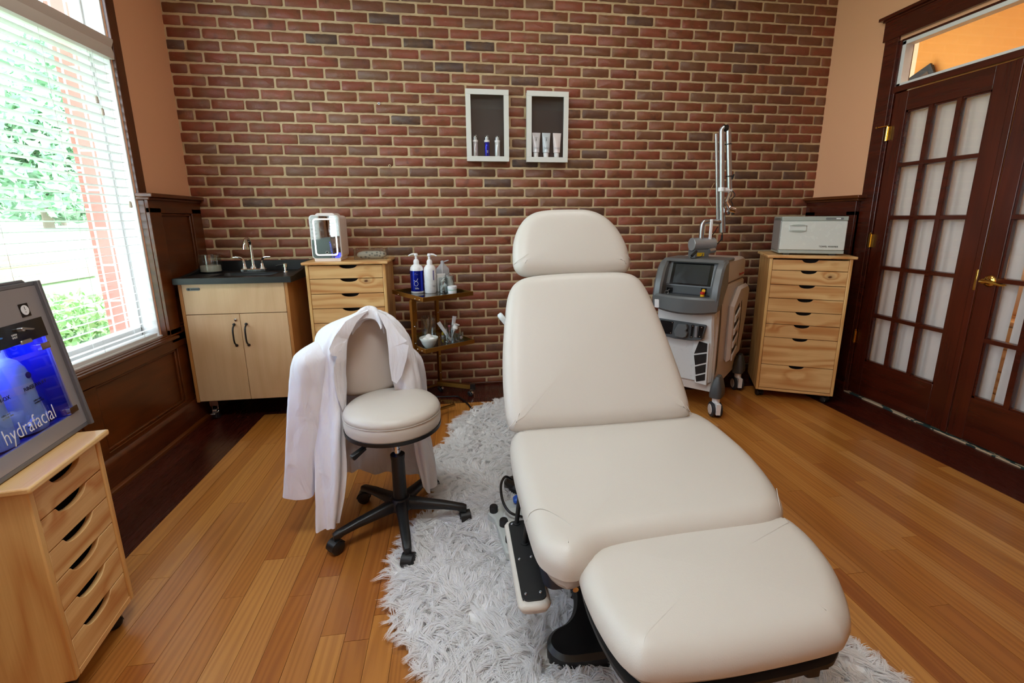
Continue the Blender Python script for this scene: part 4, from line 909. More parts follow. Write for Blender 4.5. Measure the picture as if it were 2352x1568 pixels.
# ------------------------------------------------------------------ pine drawer carts
def pine_cart(name, label, loc, rz, Wd, Dp, zb, splits, ztop, cut=(.5, .096, .02), group='pine drawer carts', knot=0):
    t = thing(name, label, 'drawer cart', (loc[0], loc[1], 0), rz, group)
    pw = .019
    for a_ in (0, Wd-pw): obj('side_panel', MB().box(a_, a_+pw, .0, Dp, zb, ztop-.018), [m_pinez], t, bev=.004)
    obj('carcass', MB().box(pw, Wd-pw, Dp-.008, Dp, zb, ztop-.018).box(pw, Wd-pw, .03, Dp, zb, zb+.012).box(pw, Wd-pw, .001, .02, zb, zb+.016), [m_pine], t)
    obj('top', MB().box(-.018, Wd+.018, -.018, Dp+.004, ztop-.018, ztop), [m_pine], t, bev=.005)
    mc = MB()
    for i in range(len(splits)-1):
        z1, z0 = splits[i]-.0018, splits[i+1]+.0018; c = pw+(Wd-2*pw)*cut[0]; hw, dp = cut[1]/2, cut[2]
        a, b = pw+.0015, Wd-pw-.0015
        poly = [(a, z0), (b, z0), (b, z1)]
        poly += [(c+hw, z1)]+[(c+hw*.92*math.cos(PI*k/10), z1-dp*math.sin(PI*k/10)**.75) for k in range(1, 10)]+[(c-hw, z1)]+[(a, z1)]
        d = obj('drawer', MB().prism(poly, .003, .018, 'Y').box(a+.005, b-.005, .05, Dp-.02, z0+.004, z0+.010), [m_pine], t, bev=.0015)
        mc.box(pw+.001, Wd-pw-.001, .045, .047, z0, z1)
    obj('inner_shadow_board', mc, [m_dark], t)
    for x in (.035, Wd-.035):
        for y in (.05, Dp-.05):
            k = (Matrix.Translation(t.location) @ Matrix.Rotation(rz, 4, 'Z')) @ Vector((x, y, 0))
            o = caster(t, (k.x, k.y, .0), rz+.4+x, r=.021 if zb < .08 else .03)
            obj('stem', MB().cyl((x, y, .03), (x, y, zb+.005), .006, seg=8), [m_steel], o)
    return t
sp = [.985, .912, .815, .722, .631, .542, .448, .251, .078]
pine_cart('drawer_cart', 'knotty pine eight-drawer cart under the towel warmer by the french doors', (2.104, 2.823), math.radians(-26.8), .478, .40, .06, sp, 1.012)
sp2 = [.978, .893, .797, .703, .607, .515, .42, .235, .102]
pine_cart('drawer_cart', 'knotty pine drawer cart holding the lighted mirror, half hidden behind the lab coat', (-.925, 3.01), 0, .487, .375, .09, sp2, 1.0, cut=(.53, .11, .02))
sp3 = [.618, .534, .443, .356, .268, .178, .085]
rz3 = math.radians(97.5)
pine_cart('drawer_cart', 'pale pine six-drawer cart at the left edge carrying the blue-lit display cabinet', (-1.0275, 1.128), rz3, .29, .40, .07, sp3, .645, cut=(.47, .125, .027))

# ------------------------------------------------------------------ portable sink
sk = thing('sink_cabinet', 'light maple hand-wash cabinet with black counter in the corner by the window', 'sink cabinet', (-1.634, 2.95, 0))
obj('side_panel', MB().box(0, .018, 0, .43, .14, .89), [m_mapleedge], sk, bev=.001); obj('side_panel', MB().box(.597, .615, 0, .43, .14, .89), [m_mapleedge], sk, bev=.001)
obj('carcass', MB().box(.018, .597, .02, .43, .14, .16).box(.018, .597, .415, .43, .14, .88).box(.018, .597, .022, .03, .16, .88), [m_dark], sk)
obj('front_panel', MB().box(.02, .595, .0, .018, .703, .888), [m_maple], sk, bev=.001)
lt = obj('latch_plate', MB().prism(rrect(.045, .120, .848, .866, .009), -.003, .001, 'Y'), [plain('latch_grey', '#6e7274', .4)], sk, bev=.001)
obj('latch_knob', MB().lathe([(0, 0), (.006, 0), (.0055, .004), (0, .005)], (0, 0, 0), 12, M=Matrix.Translation((.058, -.003, .857)) @ Matrix.Rotation(PI/2, 4, 'X')).box(.07, .115, -.0045, -.003, .853, .861), [m_blackp], lt)
for a, b, hx in ((.02, .3175, .281), (.3205, .595, .351)):
    d = obj('door', MB().box(a, b, .0, .018, .145, .699), [m_maple], sk, bev=.001)
    mb = MB().tube([(hx, -.004, .632), (hx, -.026, .61), (hx, -.030, .568), (hx, -.026, .525), (hx, -.004, .503)], .0048, 10, smooth=5)
    for z in (.634, .501): mb.lathe([(0, 0), (.0085, 0), (.008, .006), (.004, .008)], (0, 0, 0), 14, M=Matrix.Translation((hx, 0, z)) @ Matrix.Rotation(PI/2, 4, 'X'))
    obj('handle', mb, [m_blackp], d)
    if hx < .3: obj('lock', MB().lathe([(0, 0), (.009, 0), (.009, .004), (.006, .0065), (0, .007)], (0, 0, 0), 16, M=Matrix.Translation((.294, 0, .662)) @ Matrix.Rotation(PI/2, 4, 'X')), [m_chrome], d)
ct = MB(); x0, x1, y0, y1, bx0, bx1, by0, by1 = -.008, .648, -.032, .432, .17, .50, .05, .235
for q in ((x0, bx0, y0, y1), (bx1, x1, y0, y1), (bx0, bx1, y0, by0), (bx0, bx1, by1, y1)): ct.box(*q, .889, .925)
ct.rings([[(u, v, .926) for u, v in rrect(bx0-.004, bx1+.004, by0-.004, by1+.004, .03)], [(u, v, .928) for u, v in rrect(bx0-.012, bx1+.012, by0-.012, by1+.012, .035)], [(u, v, .925) for u, v in rrect(bx0-.02, bx1+.02, by0-.02, by1+.02, .04)]], 0, True, False, False)
ct.rings([[(u, v, .926) for u, v in rrect(bx0-.002, bx1+.002, by0-.002, by1+.002, .03)], [(u, v, .83) for u, v in rrect(bx0+.02, bx1-.02, by0+.02, by1-.02, .04)]], 0, True, False, True)
m_counter = plain('black_counter', '#0c0d0e', .45, bump=.03)
cto = obj('countertop', ct, [m_counter], sk, sharp=30)
sb = MB().box(x0, x1, .408, .432, .92, .99)
for xx, xy in ((x0, x0+.022), (x1-.022, x1)): sb.prism([(.432, .92), (.0, .92), (.08, .932), (.2, .945), (.30, .965), (.36, .985), (.39, .99), (.432, .99)], xx, xy, 'X')
obj('backsplash', sb, [m_counter], cto, bev=.006)
for x in (.07, .55):
    for y in (.07, .36):
        c_ = obj('caster', MB().cyl((x-.012, y, .036), (x+.012, y, .036), .036, seg=22), [m_rubber], sk, bev=.003)
        obj('fork', MB().box(x-.019, x-.015, y-.012, y+.025, .03, .095).box(x+.015, x+.019, y-.012, y+.025, .03, .095).box(x-.025, x+.025, y-.02, y+.03, .093, .14), [m_chrome], c_)
        obj('brake_pedal', MB().box(x-.014, x+.014, y-.055, y-.01, .045, .052).box(x-.012, x+.012, y-.03, y, .052, .07), [m_chrome], c_, bev=.002)
fa = thing('faucet', 'chrome gooseneck faucet with two lever handles on the black counter', 'faucet', (-1.314, 3.235, .925))
obj('base', MB().prism(rrect(-.078, .078, -.024, .024, .008), 0, .022, 'Z', inset=.004), [m_chrome], fa, sharp=30)
obj('spout', MB().lathe([(.019, .02), (.018, .03), (.012, .04), (.011, .05)], (0, 0, 0), 20).tube([(0, 0, .04), (0, 0, .14), (0, -.004, .185), (0, -.03, .215), (0, -.065, .215), (0, -.092, .188), (0, -.098, .165)], .0095, 14, smooth=6).cyl((0, -.098, .17), (0, -.099, .153), .0115, seg=16), [m_chrome], fa)
for s_ in (-1, 1):
    obj('handle', MB().lathe([(.018, .02), (.016, .028), (.011, .04), (.010, .055)], (s_*.055, 0, 0), 16).tube([(s_*.055, 0, .05), (s_*.058, 0, .075), (s_*.068, -.004, .092), (s_*.09, -.008, .098), (s_*.115, -.01, .098)], [.009, .0055], 10, smooth=4), [m_chrome], fa)
t = thing('soap_dispenser', 'small chrome soap pump set into the right of the black counter', 'soap dispenser', (-1.101, 3.19, .925))
obj('collar', MB().lathe([(.016, 0), (.015, .005), (.011, .007), (.010, .03), (.0135, .032), (.0135, .052), (.01, .056), (0, .057)], (0, 0, 0), 20), [m_chrome], t); obj('nozzle', MB().tube([(0, 0, .047), (-.03, -.012, .047), (-.052, -.02, .041)], .0045, 8, smooth=3), [m_blackp], t)
t = thing('glass_vase', 'clear glass cylinder holding a low white candle on the black counter', 'glass', (-1.565, 3.215, .925))
obj('glass', MB().lathe([(.0, .001), (.062, .001), (.064, .006), (.064, .118), (.0615, .118), (.061, .012), (.0, .010)], (0, 0, 0), 40), [m_clear], t); obj('candle', MB().lathe([(0, .012), (.0585, .012), (.0585, .044), (.055, .049), (.02, .046), (0, .047)], (0, 0, 0), 32), [plain('candle_wax', '#e9dfcd', .5)], t)

# ------------------------------------------------------------------ lighted mirror box, acrylic box
mr = thing('lighted_mirror_box', 'white box with an LED-ringed mirror front on the pine cart beside the sink', 'mirror', (-.80, 3.08, 1.0))
obj('body', MB().prism(rrect(-.091, .089, .018, .286, .022), .012, .20, 'Y', inset=.004).prism(rrect(-.06, .06, .26, .30, .019), .02, .17, 'Y').prism(rrect(-.08, .08, .0, .03, .006), -.005, .19, 'Y'), [plain('pinkish_white', '#ece2de', .35)], mr, sharp=30)
dr = obj('mirror_door', MB().prism(rrect(-.092, .090, .014, .288, .022), -.006, .012, 'Y', inset=.003), [m_white], mr, sharp=30)
m_mirror = plain('mirror', '#dfe4e4', .02, 1)
obj('mirror_glass', MB().prism(rrect(-.086, .084, .020, .282, .018), -.008, -.005, 'Y'), [m_mirror], dr)
ro, ri = rrect(-.070, .068, .036, .266, .018), rrect(-.062, .060, .044, .258, .012)
obj('light_ring', MB().rings([[(u, -.0082, v) for u, v in ro], [(u, -.0095, v) for u, v in ro], [(u, -.0095, v) for u, v in ri], [(u, -.0082, v) for u, v in ri]], 0, True, False, False), [emit('led_white', '#fffaf0', 2.2)], dr)
obj('touch_button', MB().lathe([(.008, 0), (.008, .001), (.0062, .001), (.0062, 0)], (0, 0, 0), 20, M=Matrix.Translation((0, -.008, .056)) @ Matrix.Rotation(PI/2, 4, 'X')), [m_white], dr)
bx_ = thing('acrylic_box', 'clear acrylic lidded box with a leopard-print pouch inside, right of the lighted mirror', 'box', (-.548, 3.19, 1.0))
def leopard():
    n = NT('leopard_print'); v = n.coord((70, 70, 70)); vo = n.n('ShaderNodeTexVoronoi', feature='DISTANCE_TO_EDGE'); nz = n.n('ShaderNodeTexVoronoi'); n.l(v, vo.inputs['Vector']); n.l(v, nz.inputs['Vector']); vo.inputs['Scale'].default_value = .7; nz.inputs['Scale'].default_value = .7
    n.bsdf(n.mix(n.ramp(nz.outputs['Distance'], [(.3, G(1)), (.42, G(0))]), C('#d9d2c4'), C('#6f7d80')), .5); return n.m
lo = MB()
lo.box(-.104, .104, -.05, -.048, .0, .066).box(-.104, .104, .048, .05, .0, .066).box(-.104, -.102, -.05, .05, 0, .066).box(.102, .104, -.05, .05, 0, .066).box(-.104, .104, -.05, .05, .001, .003)
obj('box_walls', lo, [m_clear], bx_); lid = obj('lid', MB().box(-.107, .107, -.053, .053, .066, .0705), [m_clear], bx_, bev=.001)
obj('knob', MB().box(-.012, .012, -.008, .008, .0705, .082), [m_clear], lid, bev=.002)
t = thing('pouch', 'leopard-print pouch lying inside the clear acrylic box', 'pouch', (-.545, 3.19, 1.03)); obj('fabric', puff(.19, .075, .05), [leopard()], t)
o = t.children[0]; o.location = (0, 0, 0)

# ------------------------------------------------------------------ brass trolley
TZ = math.atan2(.534, .845)
tr = thing('brass_trolley', 'antique brass two-tier trolley with tray shelves against the brick wall', 'trolley', (-.195, 2.76, 0), TZ)
m_trayglass = plain('smoked_mirror_glass', '#8d8a80', .06, .9)
def tray(z, nm):
    w_, l_ = .367, .42; mb = MB()
    mb.box(0, w_, 0, .006, z-.003, z+.024).box(0, w_, l_-.006, l_, z-.003, z+.024).box(0, .006, .006, l_-.006, z-.003, z+.024).box(w_-.006, w_, .006, l_-.006, z-.003, z+.024).box(.006, w_-.006, .006, l_-.006, z-.004, z-.001)
    o = obj(nm, mb, [m_brass], tr, bev=.001); obj('glass_panel', MB().box(.006, w_-.006, .006, l_-.006, z-.001, z+.003), [m_trayglass], o)
    for x, y in ((-.001, .045), (-.001, .10), (-.001, .33)): obj('rivet', MB().lathe([(.004, 0), (.003, .002), (0, .003)], (0, 0, 0), 10, M=Matrix.Translation((x, y, z+.004)) @ Matrix.Rotation(-PI/2, 4, 'Y')), [m_chrome], o)
tray(.775, 'tray'); tray(.452, 'tray')
for x, y in ((-.014, .12), (.33, .42)):
    p = obj('post', MB().box(x, x+.005, y, y+.026, .05, .77).box(x, x+.022, y, y+.004, .05, .77), [m_brass], tr, bev=.001)
    for z in (.70, .60, .49, .40, .27, .14): obj('rivet', MB().lathe([(.0045, 0), (.0035, .002), (0, .003)], (0, 0, 0), 10, M=Matrix.Translation((x+.012, y-.0005, z)) @ Matrix.Rotation(PI/2, 4, 'X')), [m_chrome], p)
    if x < 0: obj('corner_bracket', MB().box(x-.002, x+.03, y-.003, y+.03, .63, .76).box(x-.002, x+.03, y-.003, y+.03, .31, .44), [m_brass], p)
obj('base_bar', MB().box(-.02, .36, .405, .425, .05, .062).box(-.02, 0, .10, .42, .05, .062).box(0, .2, .0, .02, .05, .062).prism([(.33, .44), (.30, .41), (.46, .155), (.475, .18)], .052, .082, 'Z').prism([(-.02, .13), (.0, .11), (-.10, -.06), (-.12, -.05)], .052, .075, 'Z'), [m_brass], tr, bev=.001)
obj('end_cap', MB().prism([(.455, .20), (.44, .18), (.462, .15), (.48, .17)], .05, .088, 'Z'), [m_blackp], tr)
for x, y in ((.452, .18), (.335, .405), (-.10, -.04), (-.0, .40)):
    c_ = obj('caster', MB().lathe([(0, -.012), (.012, -.011), (.019, -.004), (.020, .004), (.016, .011), (0, .014)], (0, 0, 0), 18, M=Matrix.Translation((x, y, .022)) @ Matrix.Rotation(1.2, 4, 'Y')), [m_chrome], tr)
    obj('tyre', MB().lathe([(.019, -.018), (.022, -.016), (.022, -.006), (.019, -.004)], (0, 0, 0), 22, M=Matrix.Translation((x-.006, y, .022)) @ Matrix.Rotation(1.2, 4, 'Y')), [m_rubber], c_)
    obj('stem', MB().cyl((x, y, .03), (x, y, .055), .006, seg=10), [m_chrome], c_)
m_wplast = plain('white_plastic', '#f0f1f2', .28); m_blue = plain('metallic_blue_label', '#1524a4', .18, .65); m_ink = plain('grey_ink', '#8c8f9a', .5); m_navy = plain('navy_ink', '#221a66', .4)
def pump_bottle(label, x, y, z, r, hb, spout, lab):
    t = thing('pump_bottle', label, 'bottle', (x, y, z), 0, 'pump bottles on the top tray')
    obj('bottle', MB().lathe([(r*.93, 0), (r, .004), (r, hb*.80), (r*.93, hb*.88), (r*.72, hb*.95), (r*.45, hb*.985), (.017, hb)], (0, 0, 0), 36), [m_wplast], t, sharp=40)
    p = obj('pump', MB().lathe([(.0185, hb-.002), (.0185, hb+.018), (.0145, hb+.028), (.008, hb+.033), (.008, hb+.052), (.0125, hb+.055), (.0125, hb+.065), (.010, hb+.070), (0, hb+.071)], (0, 0, 0), 24), [m_wplast], t, sharp=40)
    obj('spout', MB().tube([(0, 0, hb+.063), (spout*.02, -.004, hb+.065), (spout*.035, -.006, hb+.061), (spout*.048, -.008, hb+.054)], [.0065, .004], 10, smooth=4), [m_wplast], p)
    M = Matrix.Translation((0, -r-.0006, 0)) @ Matrix.Rotation(PI/2, 4, 'X')
    if lab == 'blue':
        l = obj('label_band', MB().lathe([(r+.0004, .014), (r+.0004, hb*.78)], (0, 0, 0), 36, cap0=False, cap1=False), [m_blue], t)
        cx = -.004; ring = [(cx+.0125*math.cos(a*PI/12), -r-.0008, .066+.015*math.sin(a*PI/12)) for a in range(24)]
        obj('emblem', MB().tube(ring, .0009, 5, closed=True).tube([(cx-.010, -r-.0008, .088), (cx-.002, -r-.001, .082), (cx+.006, -r-.001, .088), (cx+.013, -r-.0008, .100)], .0009, 5, smooth=3).tube([(cx-.011, -r-.0008, .082), (cx-.013, -r-.0008, .090)], .0009, 5), [m_wplast], l)
        text('label_text', 'ZO', .007, Matrix.Translation((-.012, -r-.001, .132)) @ Matrix.Rotation(PI/2, 4, 'X'), m_ink, l); text('label_text', 'SKIN HEALTH', .0045, Matrix.Translation((-.016, -r-.001, .125)) @ Matrix.Rotation(PI/2, 4, 'X'), m_ink, l)
        text('label_text', 'GENTLE\nCLEANSER', .0055, Matrix.Translation((-.013, -r-.0012, .036)) @ Matrix.Rotation(PI/2, 4, 'X'), m_wplast, l)
    else:
        obj('label_stripe', MB().prism([(.020, .088), (.026, .088), (.026, .152), (.020, .152)], -r*.84-.0006, -r*.80, 'Y'), [m_navy], t)
        M2 = Matrix.Rotation(.5, 4, 'Z') @ Matrix.Translation((-.005, -r-.0004, .05)) @ Matrix.Rotation(PI/2, 4, 'X'); text('label_text', 'hydrating\ncleanser', .006, M2, m_ink, t)
    return t
pump_bottle('white pump bottle with a metallic blue label on the top brass tray', -.25, 3.097, .7785, .0435, .192, -1, 'blue')
pump_bottle('plain white pump bottle with a thin navy stripe on the top brass tray', -.163, 3.082, .7785, .040, .190, 1, 'w')
t = thing('squeeze_bottle', 'translucent white square bottle with an angled spout at the back of the top tray', 'bottle', (-.082, 3.19, .7785), .75)
m_trans = glass('translucent_plastic', '#dfe3e6', .06, .55, '#dfe4ea')
obj('bottle', MB().rings([[(u*s_, v*s_, z) for u, v in rrect(-.034, .034, -.034, .034, .008)] for s_, z in ((.96, 0), (1, .004), (1, .14), (.94, .15), (.35, .178), (.32, .182))]), [m_trans], t, sharp=30)
obj('liquid', MB().rings([[(u*.94, v*.94, z) for u, v in rrect(-.034, .034, -.034, .034, .008)] for z in (.004, .132)]), [m_trans], t)
cpp = obj('cap', MB().lathe([(.0125, .18), (.0125, .198), (.009, .201), (.006, .203)], (0, 0, 0), 20), [m_trans], t); obj('spout', MB().cyl((.004, .0, .192), (.030, -.030, .205), .005, .0035, 10), [m_trans], cpp)
text('label_text', 'NaCl\n0.9%', .012, Matrix.Translation((-.01, -.0345, .10)) @ Matrix.Rotation(PI/2, 4, 'X'), m_navy, t)
def jar(name, label, cat, x, y, z, r, h, fill=None, fcol='#f3f1ec', seg=32, group=None):
    t = thing(name, label, cat, (x, y, z), 0, group)
    obj('jar', MB().lathe([(0, .0005), (r*.95, .0005), (r, .004), (r, h), (r-.002, h), (r-.002, .006), (0, .005)], (0, 0, 0), seg), [m_clear], t, sharp=40)
    return t
m_cotton = plain('cotton', '#f4f2ee', .9, bump=.4, bscale=300)
jar('glass_jar', 'small clear jar of cotton pads beside the plain white pump bottle', 'jar', -.078, 3.067, .7785, .031, .10)
def cottonpads(label, x, y, z, n, r, h, seed):
    t = thing('cotton_pads', label, 'cotton', (x, y, z)); jr = random.Random(seed); mb = MB()
    for i in range(n):
        M = Matrix.Translation((jr.uniform(-.006, .006), jr.uniform(-.006, .006), .018+i*h/n)) @ Matrix.Rotation(jr.uniform(.5, 1.5), 4, Vector((jr.uniform(-1, 1), jr.uniform(-1, 1), .2)).normalized())
        mb.lathe([(0, -.004), (r*.8, -.004), (r, 0), (r*.8, .004), (0, .004)], (0, 0, 0), 16, M=M)
    o = obj('pads', mb, [m_cotton], t); o['kind'] = 'stuff'; return t
cottonpads('white cotton pads filling the small clear jar on the top tray', -.078, 3.067, .785, 7, .017, .07, 1)
t = thing('paper_packet', 'white paper packet sticking up behind the small cotton jar', 'packet', (-.092, 3.118, .7785), .2)
obj('paper', MB().box(-.028, .028, -.006, .006, 0, .122), [plain('packet_paper', '#eef0f0', .6)], t, bev=.003)
t = jar('glass_jar', 'large clear lidded jar of cotton at the right of the top tray', 'jar', -.037, 3.106, .7785, .034, .108)
obj('lid', MB().lathe([(.035, .108), (.036, .112), (.034, .116), (.008, .118), (.009, .126), (0, .13)], (0, 0, 0), 28), [m_clear], t)
t = thing('cotton_roll', 'upright roll of white cotton inside the large clear jar', 'cotton', (-.037, 3.106, .785)); obj('roll', MB().lathe([(.0, 0), (.024, 0), (.029, .02), (.027, .05), (.018, .085), (.02, .097), (0, .098)], (0, 0, 0), 24), [m_cotton], t)
t = thing('cream_jar', 'squat white cream jar with a pale green band at the front of the top tray', 'jar', (-.020, 3.035, .7785)); obj('jar', MB().lathe([(0, 0), (.028, 0), (.029, .003), (.029, .030), (0, .03)], (0, 0, 0), 32), [m_wplast], t, sharp=40)
obj('lid', MB().lathe([(.0305, .030), (.031, .034), (.031, .046), (.029, .048), (.026, .046), (0, .046)], (0, 0, 0), 32), [m_wplast], t, sharp=40); obj('band', MB().lathe([(.0295, .020), (.0295, .027)], (0, 0, 0), 32, cap0=False, cap1=False), [plain('pale_green', '#a9cdbf', .5)], t)
t = thing('small_white_bottle', 'small white bottle standing between the plain pump bottle and the cotton jar', 'bottle', (-.125, 3.145, .7785)); obj('bottle', MB().lathe([(.013, 0), (.014, .003), (.014, .06), (.009, .07)], (0, 0, 0), 18), [m_wplast], t); obj('cap', MB().lathe([(.011, .07), (.012, .072), (.012, .09), (0, .091)], (0, 0, 0), 18), [m_wplast], t)
# lower tray
LZ = .4555
t = thing('bowl', 'small pale porcelain bowl of white balls at the front of the lower tray', 'bowl', (-.180, 2.89, LZ)); m_porc = plain('porcelain', '#dfe6e0', .2)
obj('bowl', MB().lathe([(0, 0), (.028, 0), (.030, .004), (.042, .020), (.053, .045), (.060, .062), (.059, .064), (.056, .062), (.049, .045), (.038, .022), (.0, .008)], (0, 0, 0), 40), [m_porc], t, sharp=60)
for i, (dx, dy, dz, r, lb) in enumerate(((-.022, -.012, .044, .023, 'left-hand white cotton ball in the porcelain bowl'), (.024, -.012, .046, .022, 'right-hand white cotton ball with a blue mark in the porcelain bowl'), (.0, .012, .058, .025, 'topmost white cotton ball in the porcelain bowl'))):
    t = thing('cotton_ball', lb, 'ball', (-.180+dx, 2.89+dy, LZ+dz), 0, 'cotton balls in the bowl'); obj('ball', MB().lathe([(r*math.sin(PI*k/12), -r*math.cos(PI*k/12)) for k in range(13)], (0, 0, 0), 24), [m_cotton], t)
    if i == 1: obj('blue_mark', MB().lathe([(0, 0), (.003, 0), (.002, .001)], (0, 0, 0), 8, M=Matrix.Translation((-.004, -.0215, .006)) @ Matrix.Rotation(PI/2, 4, 'X')), [m_navy], t)
jar('glass_jar', 'clear cylinder jar of wooden sticks on the lower tray', 'jar', -.191, 3.105, LZ, .050, .155)
jr = random.Random(8)
m_stick = plain('birch_stick', '#cf9f74', .6, var=.15)
for i in range(34):
    a0 = jr.uniform(0, 2*PI); a1 = a0+PI+jr.uniform(-.9, .9); r0, r1 = jr.uniform(.005, .028), jr.uniform(.024, .041)
    t = tag(obj('wooden_stick', MB().tube([(-.191+r0*math.cos(a0), 3.105+r0*math.sin(a0), LZ+.008), (-.191+r1*math.cos(a1), 3.105+r1*math.sin(a1), LZ+jr.uniform(.118, .142))], .0016, 6), [m_stick]), 'thin wooden applicator stick standing in the clear jar on the lower tray', 'stick', 'wooden sticks in the jar')
jar('glass_jar', 'clear footed beaker holding tubes at the front of the lower tray', 'jar', -.049, 2.985, LZ, .033, .075)
jar('glass_jar', 'wide clear tumbler behind the tubes on the lower tray', 'jar', -.050, 3.085, LZ, .042, .105)
t = thing('pink_sponge', 'bright pink sponge tip inside the wide clear tumbler', 'sponge', (-.050, 3.07, LZ+.09)); obj('tip', MB().lathe([(0, -.008), (.009, -.006), (.011, 0), (.008, .006), (0, .008)], (0, 0, 0), 16).cyl((0, .005, -.005), (0, .01, -.078), .002, seg=6), [plain('pink', '#d8305a', .6)], t)
def tube_item(name, label, p0, p1, w0, mat, cap=True, group=None):
    p0, p1 = Vector(p0), Vector(p1); d = (p1-p0); L = d.length; d.normalize(); n = Vector((0, -1, 0)); n = (n-d*n.dot(d)).normalized(); x = n.cross(d)*-1
    M = Matrix((x, -n, d)).transposed().to_4x4(); M.translation = p0
    t = thing(name, label, 'tube', p0, 0, group); N = 24
    rs = []
    for k in range(9):
        f = k/8; a = w0*(.78+.22*f); b = w0*(.78*(1-f)+.02)
        rs.append([M @ Vector((a*math.cos(2*PI*i/N), b*math.sin(2*PI*i/N), L*(.22+.78*f))) for i in range(N)])
    obj('tube', MB().rings(rs), [mat], t, world=True, sharp=50)
    obj('cap', MB().rings([[M @ Vector((w0*r_*math.cos(2*PI*i/N), w0*r_*math.sin(2*PI*i/N), z*L)) for i in range(N)] for r_, z in ((.5, 0), (.55, .02), (.62, .20), (.55, .22))]), [m_wplast], t, world=True, sharp=40)
    return t, M, L
m_silver = plain('pearly_tube', '#d5d9da', .25, .3)
tube_item('cream_tube', 'slim silvery tube leaning to the left out of the footed beaker', (-.040, 2.965, LZ+.015), (-.118, 2.975, LZ+.142), .013, m_silver)
tube_item('cream_tube', 'white tube with a slanted end standing in the wide tumbler', (-.035, 3.075, LZ+.02), (-.012, 3.09, LZ+.155), .014, m_wplast)
t = thing('white_brush', 'round white brush head resting over the footed beaker', 'brush', (-.018, 2.99, LZ+.075)); obj('bristles', MB().lathe([(.003, 0), (.012, .008), (.019, .022), (.015, .04), (.022, .05), (.0, .048)], (0, 0, 0), 20, M=Matrix.Rotation(.35, 4, 'Y')), [m_cotton], t); obj('handle', MB().cyl((0, 0, .004), (-.02, -.005, -.055), .004, seg=8), [m_wplast], t)
jar('glass_jar', 'tiny clear vial left of the pair beside the beaker', 'jar', -.001, 3.005, LZ, .0125, .055)
jar('glass_jar', 'small clear pot with a pink lid inside at the right of the lower tray', 'jar', .028, 3.035, LZ, .0165, .055)
t = thing('pink_disc', 'round pale pink cap lying in the small clear pot', 'lid', (.028, 3.033, LZ+.018)); obj('cap', MB().lathe([(0, -.003), (.009, -.003), (.010, 0), (.009, .003), (0, .003)], (0, 0, 0), 18, M=Matrix.Rotation(1.3, 4, 'X')), [plain('pale_pink', '#ecc6c0', .5)], t)
t = thing('yellow_bottle', 'little bottle with a yellow top behind the beakers on the lower tray', 'bottle', (-.095, 3.135, LZ)); obj('bottle', MB().lathe([(.012, 0), (.0135, .003), (.0135, .012), (.010, .016)], (0, 0, 0), 18), [m_wplast], t); obj('cap', MB().lathe([(.0125, .016), (.012, .028), (.006, .040), (0, .041)], (0, 0, 0), 18), [plain('yellow', '#e5c52c', .4)], t)

# ------------------------------------------------------------------ towel warmer
tw_ = thing('towel_warmer', 'white towel warmer cabinet standing on the right-hand pine cart', 'towel warmer', (2.187, 2.862, 1.012), math.radians(-26.8))
m_tw = plain('warm_white_enamel', '#d7dcd6', .25); m_twg = plain('grey_green_plastic', '#a8b0a8', .4); m_tws = plain('brushed_side', '#b4b2b0', .4, .4)
obj('body', MB().box(0, .375, .02, .27, .016, .25), [m_tws], tw_, bev=.006)
dd = obj('door', MB().prism(rrect(.002, .378, .034, .222, .006), -.012, .02, 'Y', inset=.003), [m_tw], tw_, sharp=30)
hn = obj('handle', MB().box(.048, .148, -.016, -.011, .158, .196), [m_tw], dd, bev=.004)
for z, a in ((.193, 1), (.160, -1)): obj('handle_recess', MB().prism([(.045, z), (.07, z+.006*a), (.10, z+.008*a), (.13, z+.006*a), (.150, z), (.13, z-.003*a), (.10, z-.004*a), (.07, z-.003*a)], -.019, -.012, 'Y'), [m_twg], hn)
tp = obj('top_band', MB().box(.0, .38, -.012, .26, .223, .252), [m_twg], tw_, bev=.004)
obj('switch_panel', MB().prism(rrect(.252, .350, .231, .244, .005), -.0145, -.012, 'Y'), [plain('panel_grey', '#777b7c', .4)], tp); obj('switch', MB().box(.31, .335, -.0165, -.0145, .234, .241), [m_wplast], tp)
obj('bottom_band', MB().box(.0, .38, -.008, .26, .010, .032), [m_twg], tw_, bev=.003)
for x in (.05, .32):
    for y in (.02, .23): obj('foot', MB().box(x-.018, x+.018, y-.018, y+.018, 0, .012), [m_rubber], tw_)
text('door_lettering', 'TOWEL WARMER', .0165, Matrix.Translation((.232, -.0128, .052)) @ Matrix.Rotation(PI/2, 4, 'X'), m_blackp, dd, sx=.84)

# ------------------------------------------------------------------ wall display boxes
def wallbox(label, x0, x1, z0, z1):
    d = .055; t = thing('wall_box', label, 'display box', (x0, YB, z0)); w_, h = x1-x0, z1-z0; f = .034; y0 = -.012-d
    mb = MB()
    for q in ((0, w_, 0, f), (0, w_, h-f, h), (0, f, f, h-f), (w_-f, w_, f, h-f)): mb.box(q[0], q[1], y0, y0+.012, q[2], q[3])
    fm = obj('frame', mb, [plain('frame_white', '#dfe1dd', .45)], t, bev=.0012)
    mb = MB().box(.004, .016, y0+.012, -.006, .004, h-.004).box(w_-.016, w_-.004, y0+.012, -.006, .004, h-.004).box(.016, w_-.016, y0+.012, -.006, .004, .03).box(.016, w_-.016, y0+.012, -.006, h-.016, h-.004)
    obj('case', mb, [plain('frame_white', '#dfe1dd', .45)], t); obj('back_panel', MB().box(.016, w_-.016, -.014, -.006, .03, h-.016), [plain('charcoal_panel', '#2f2e2f', .5)], t)
    obj('front_glass', MB().box(f, w_-f, y0+.008, y0+.010, f, h-f), [m_paneglass], t)
    return t
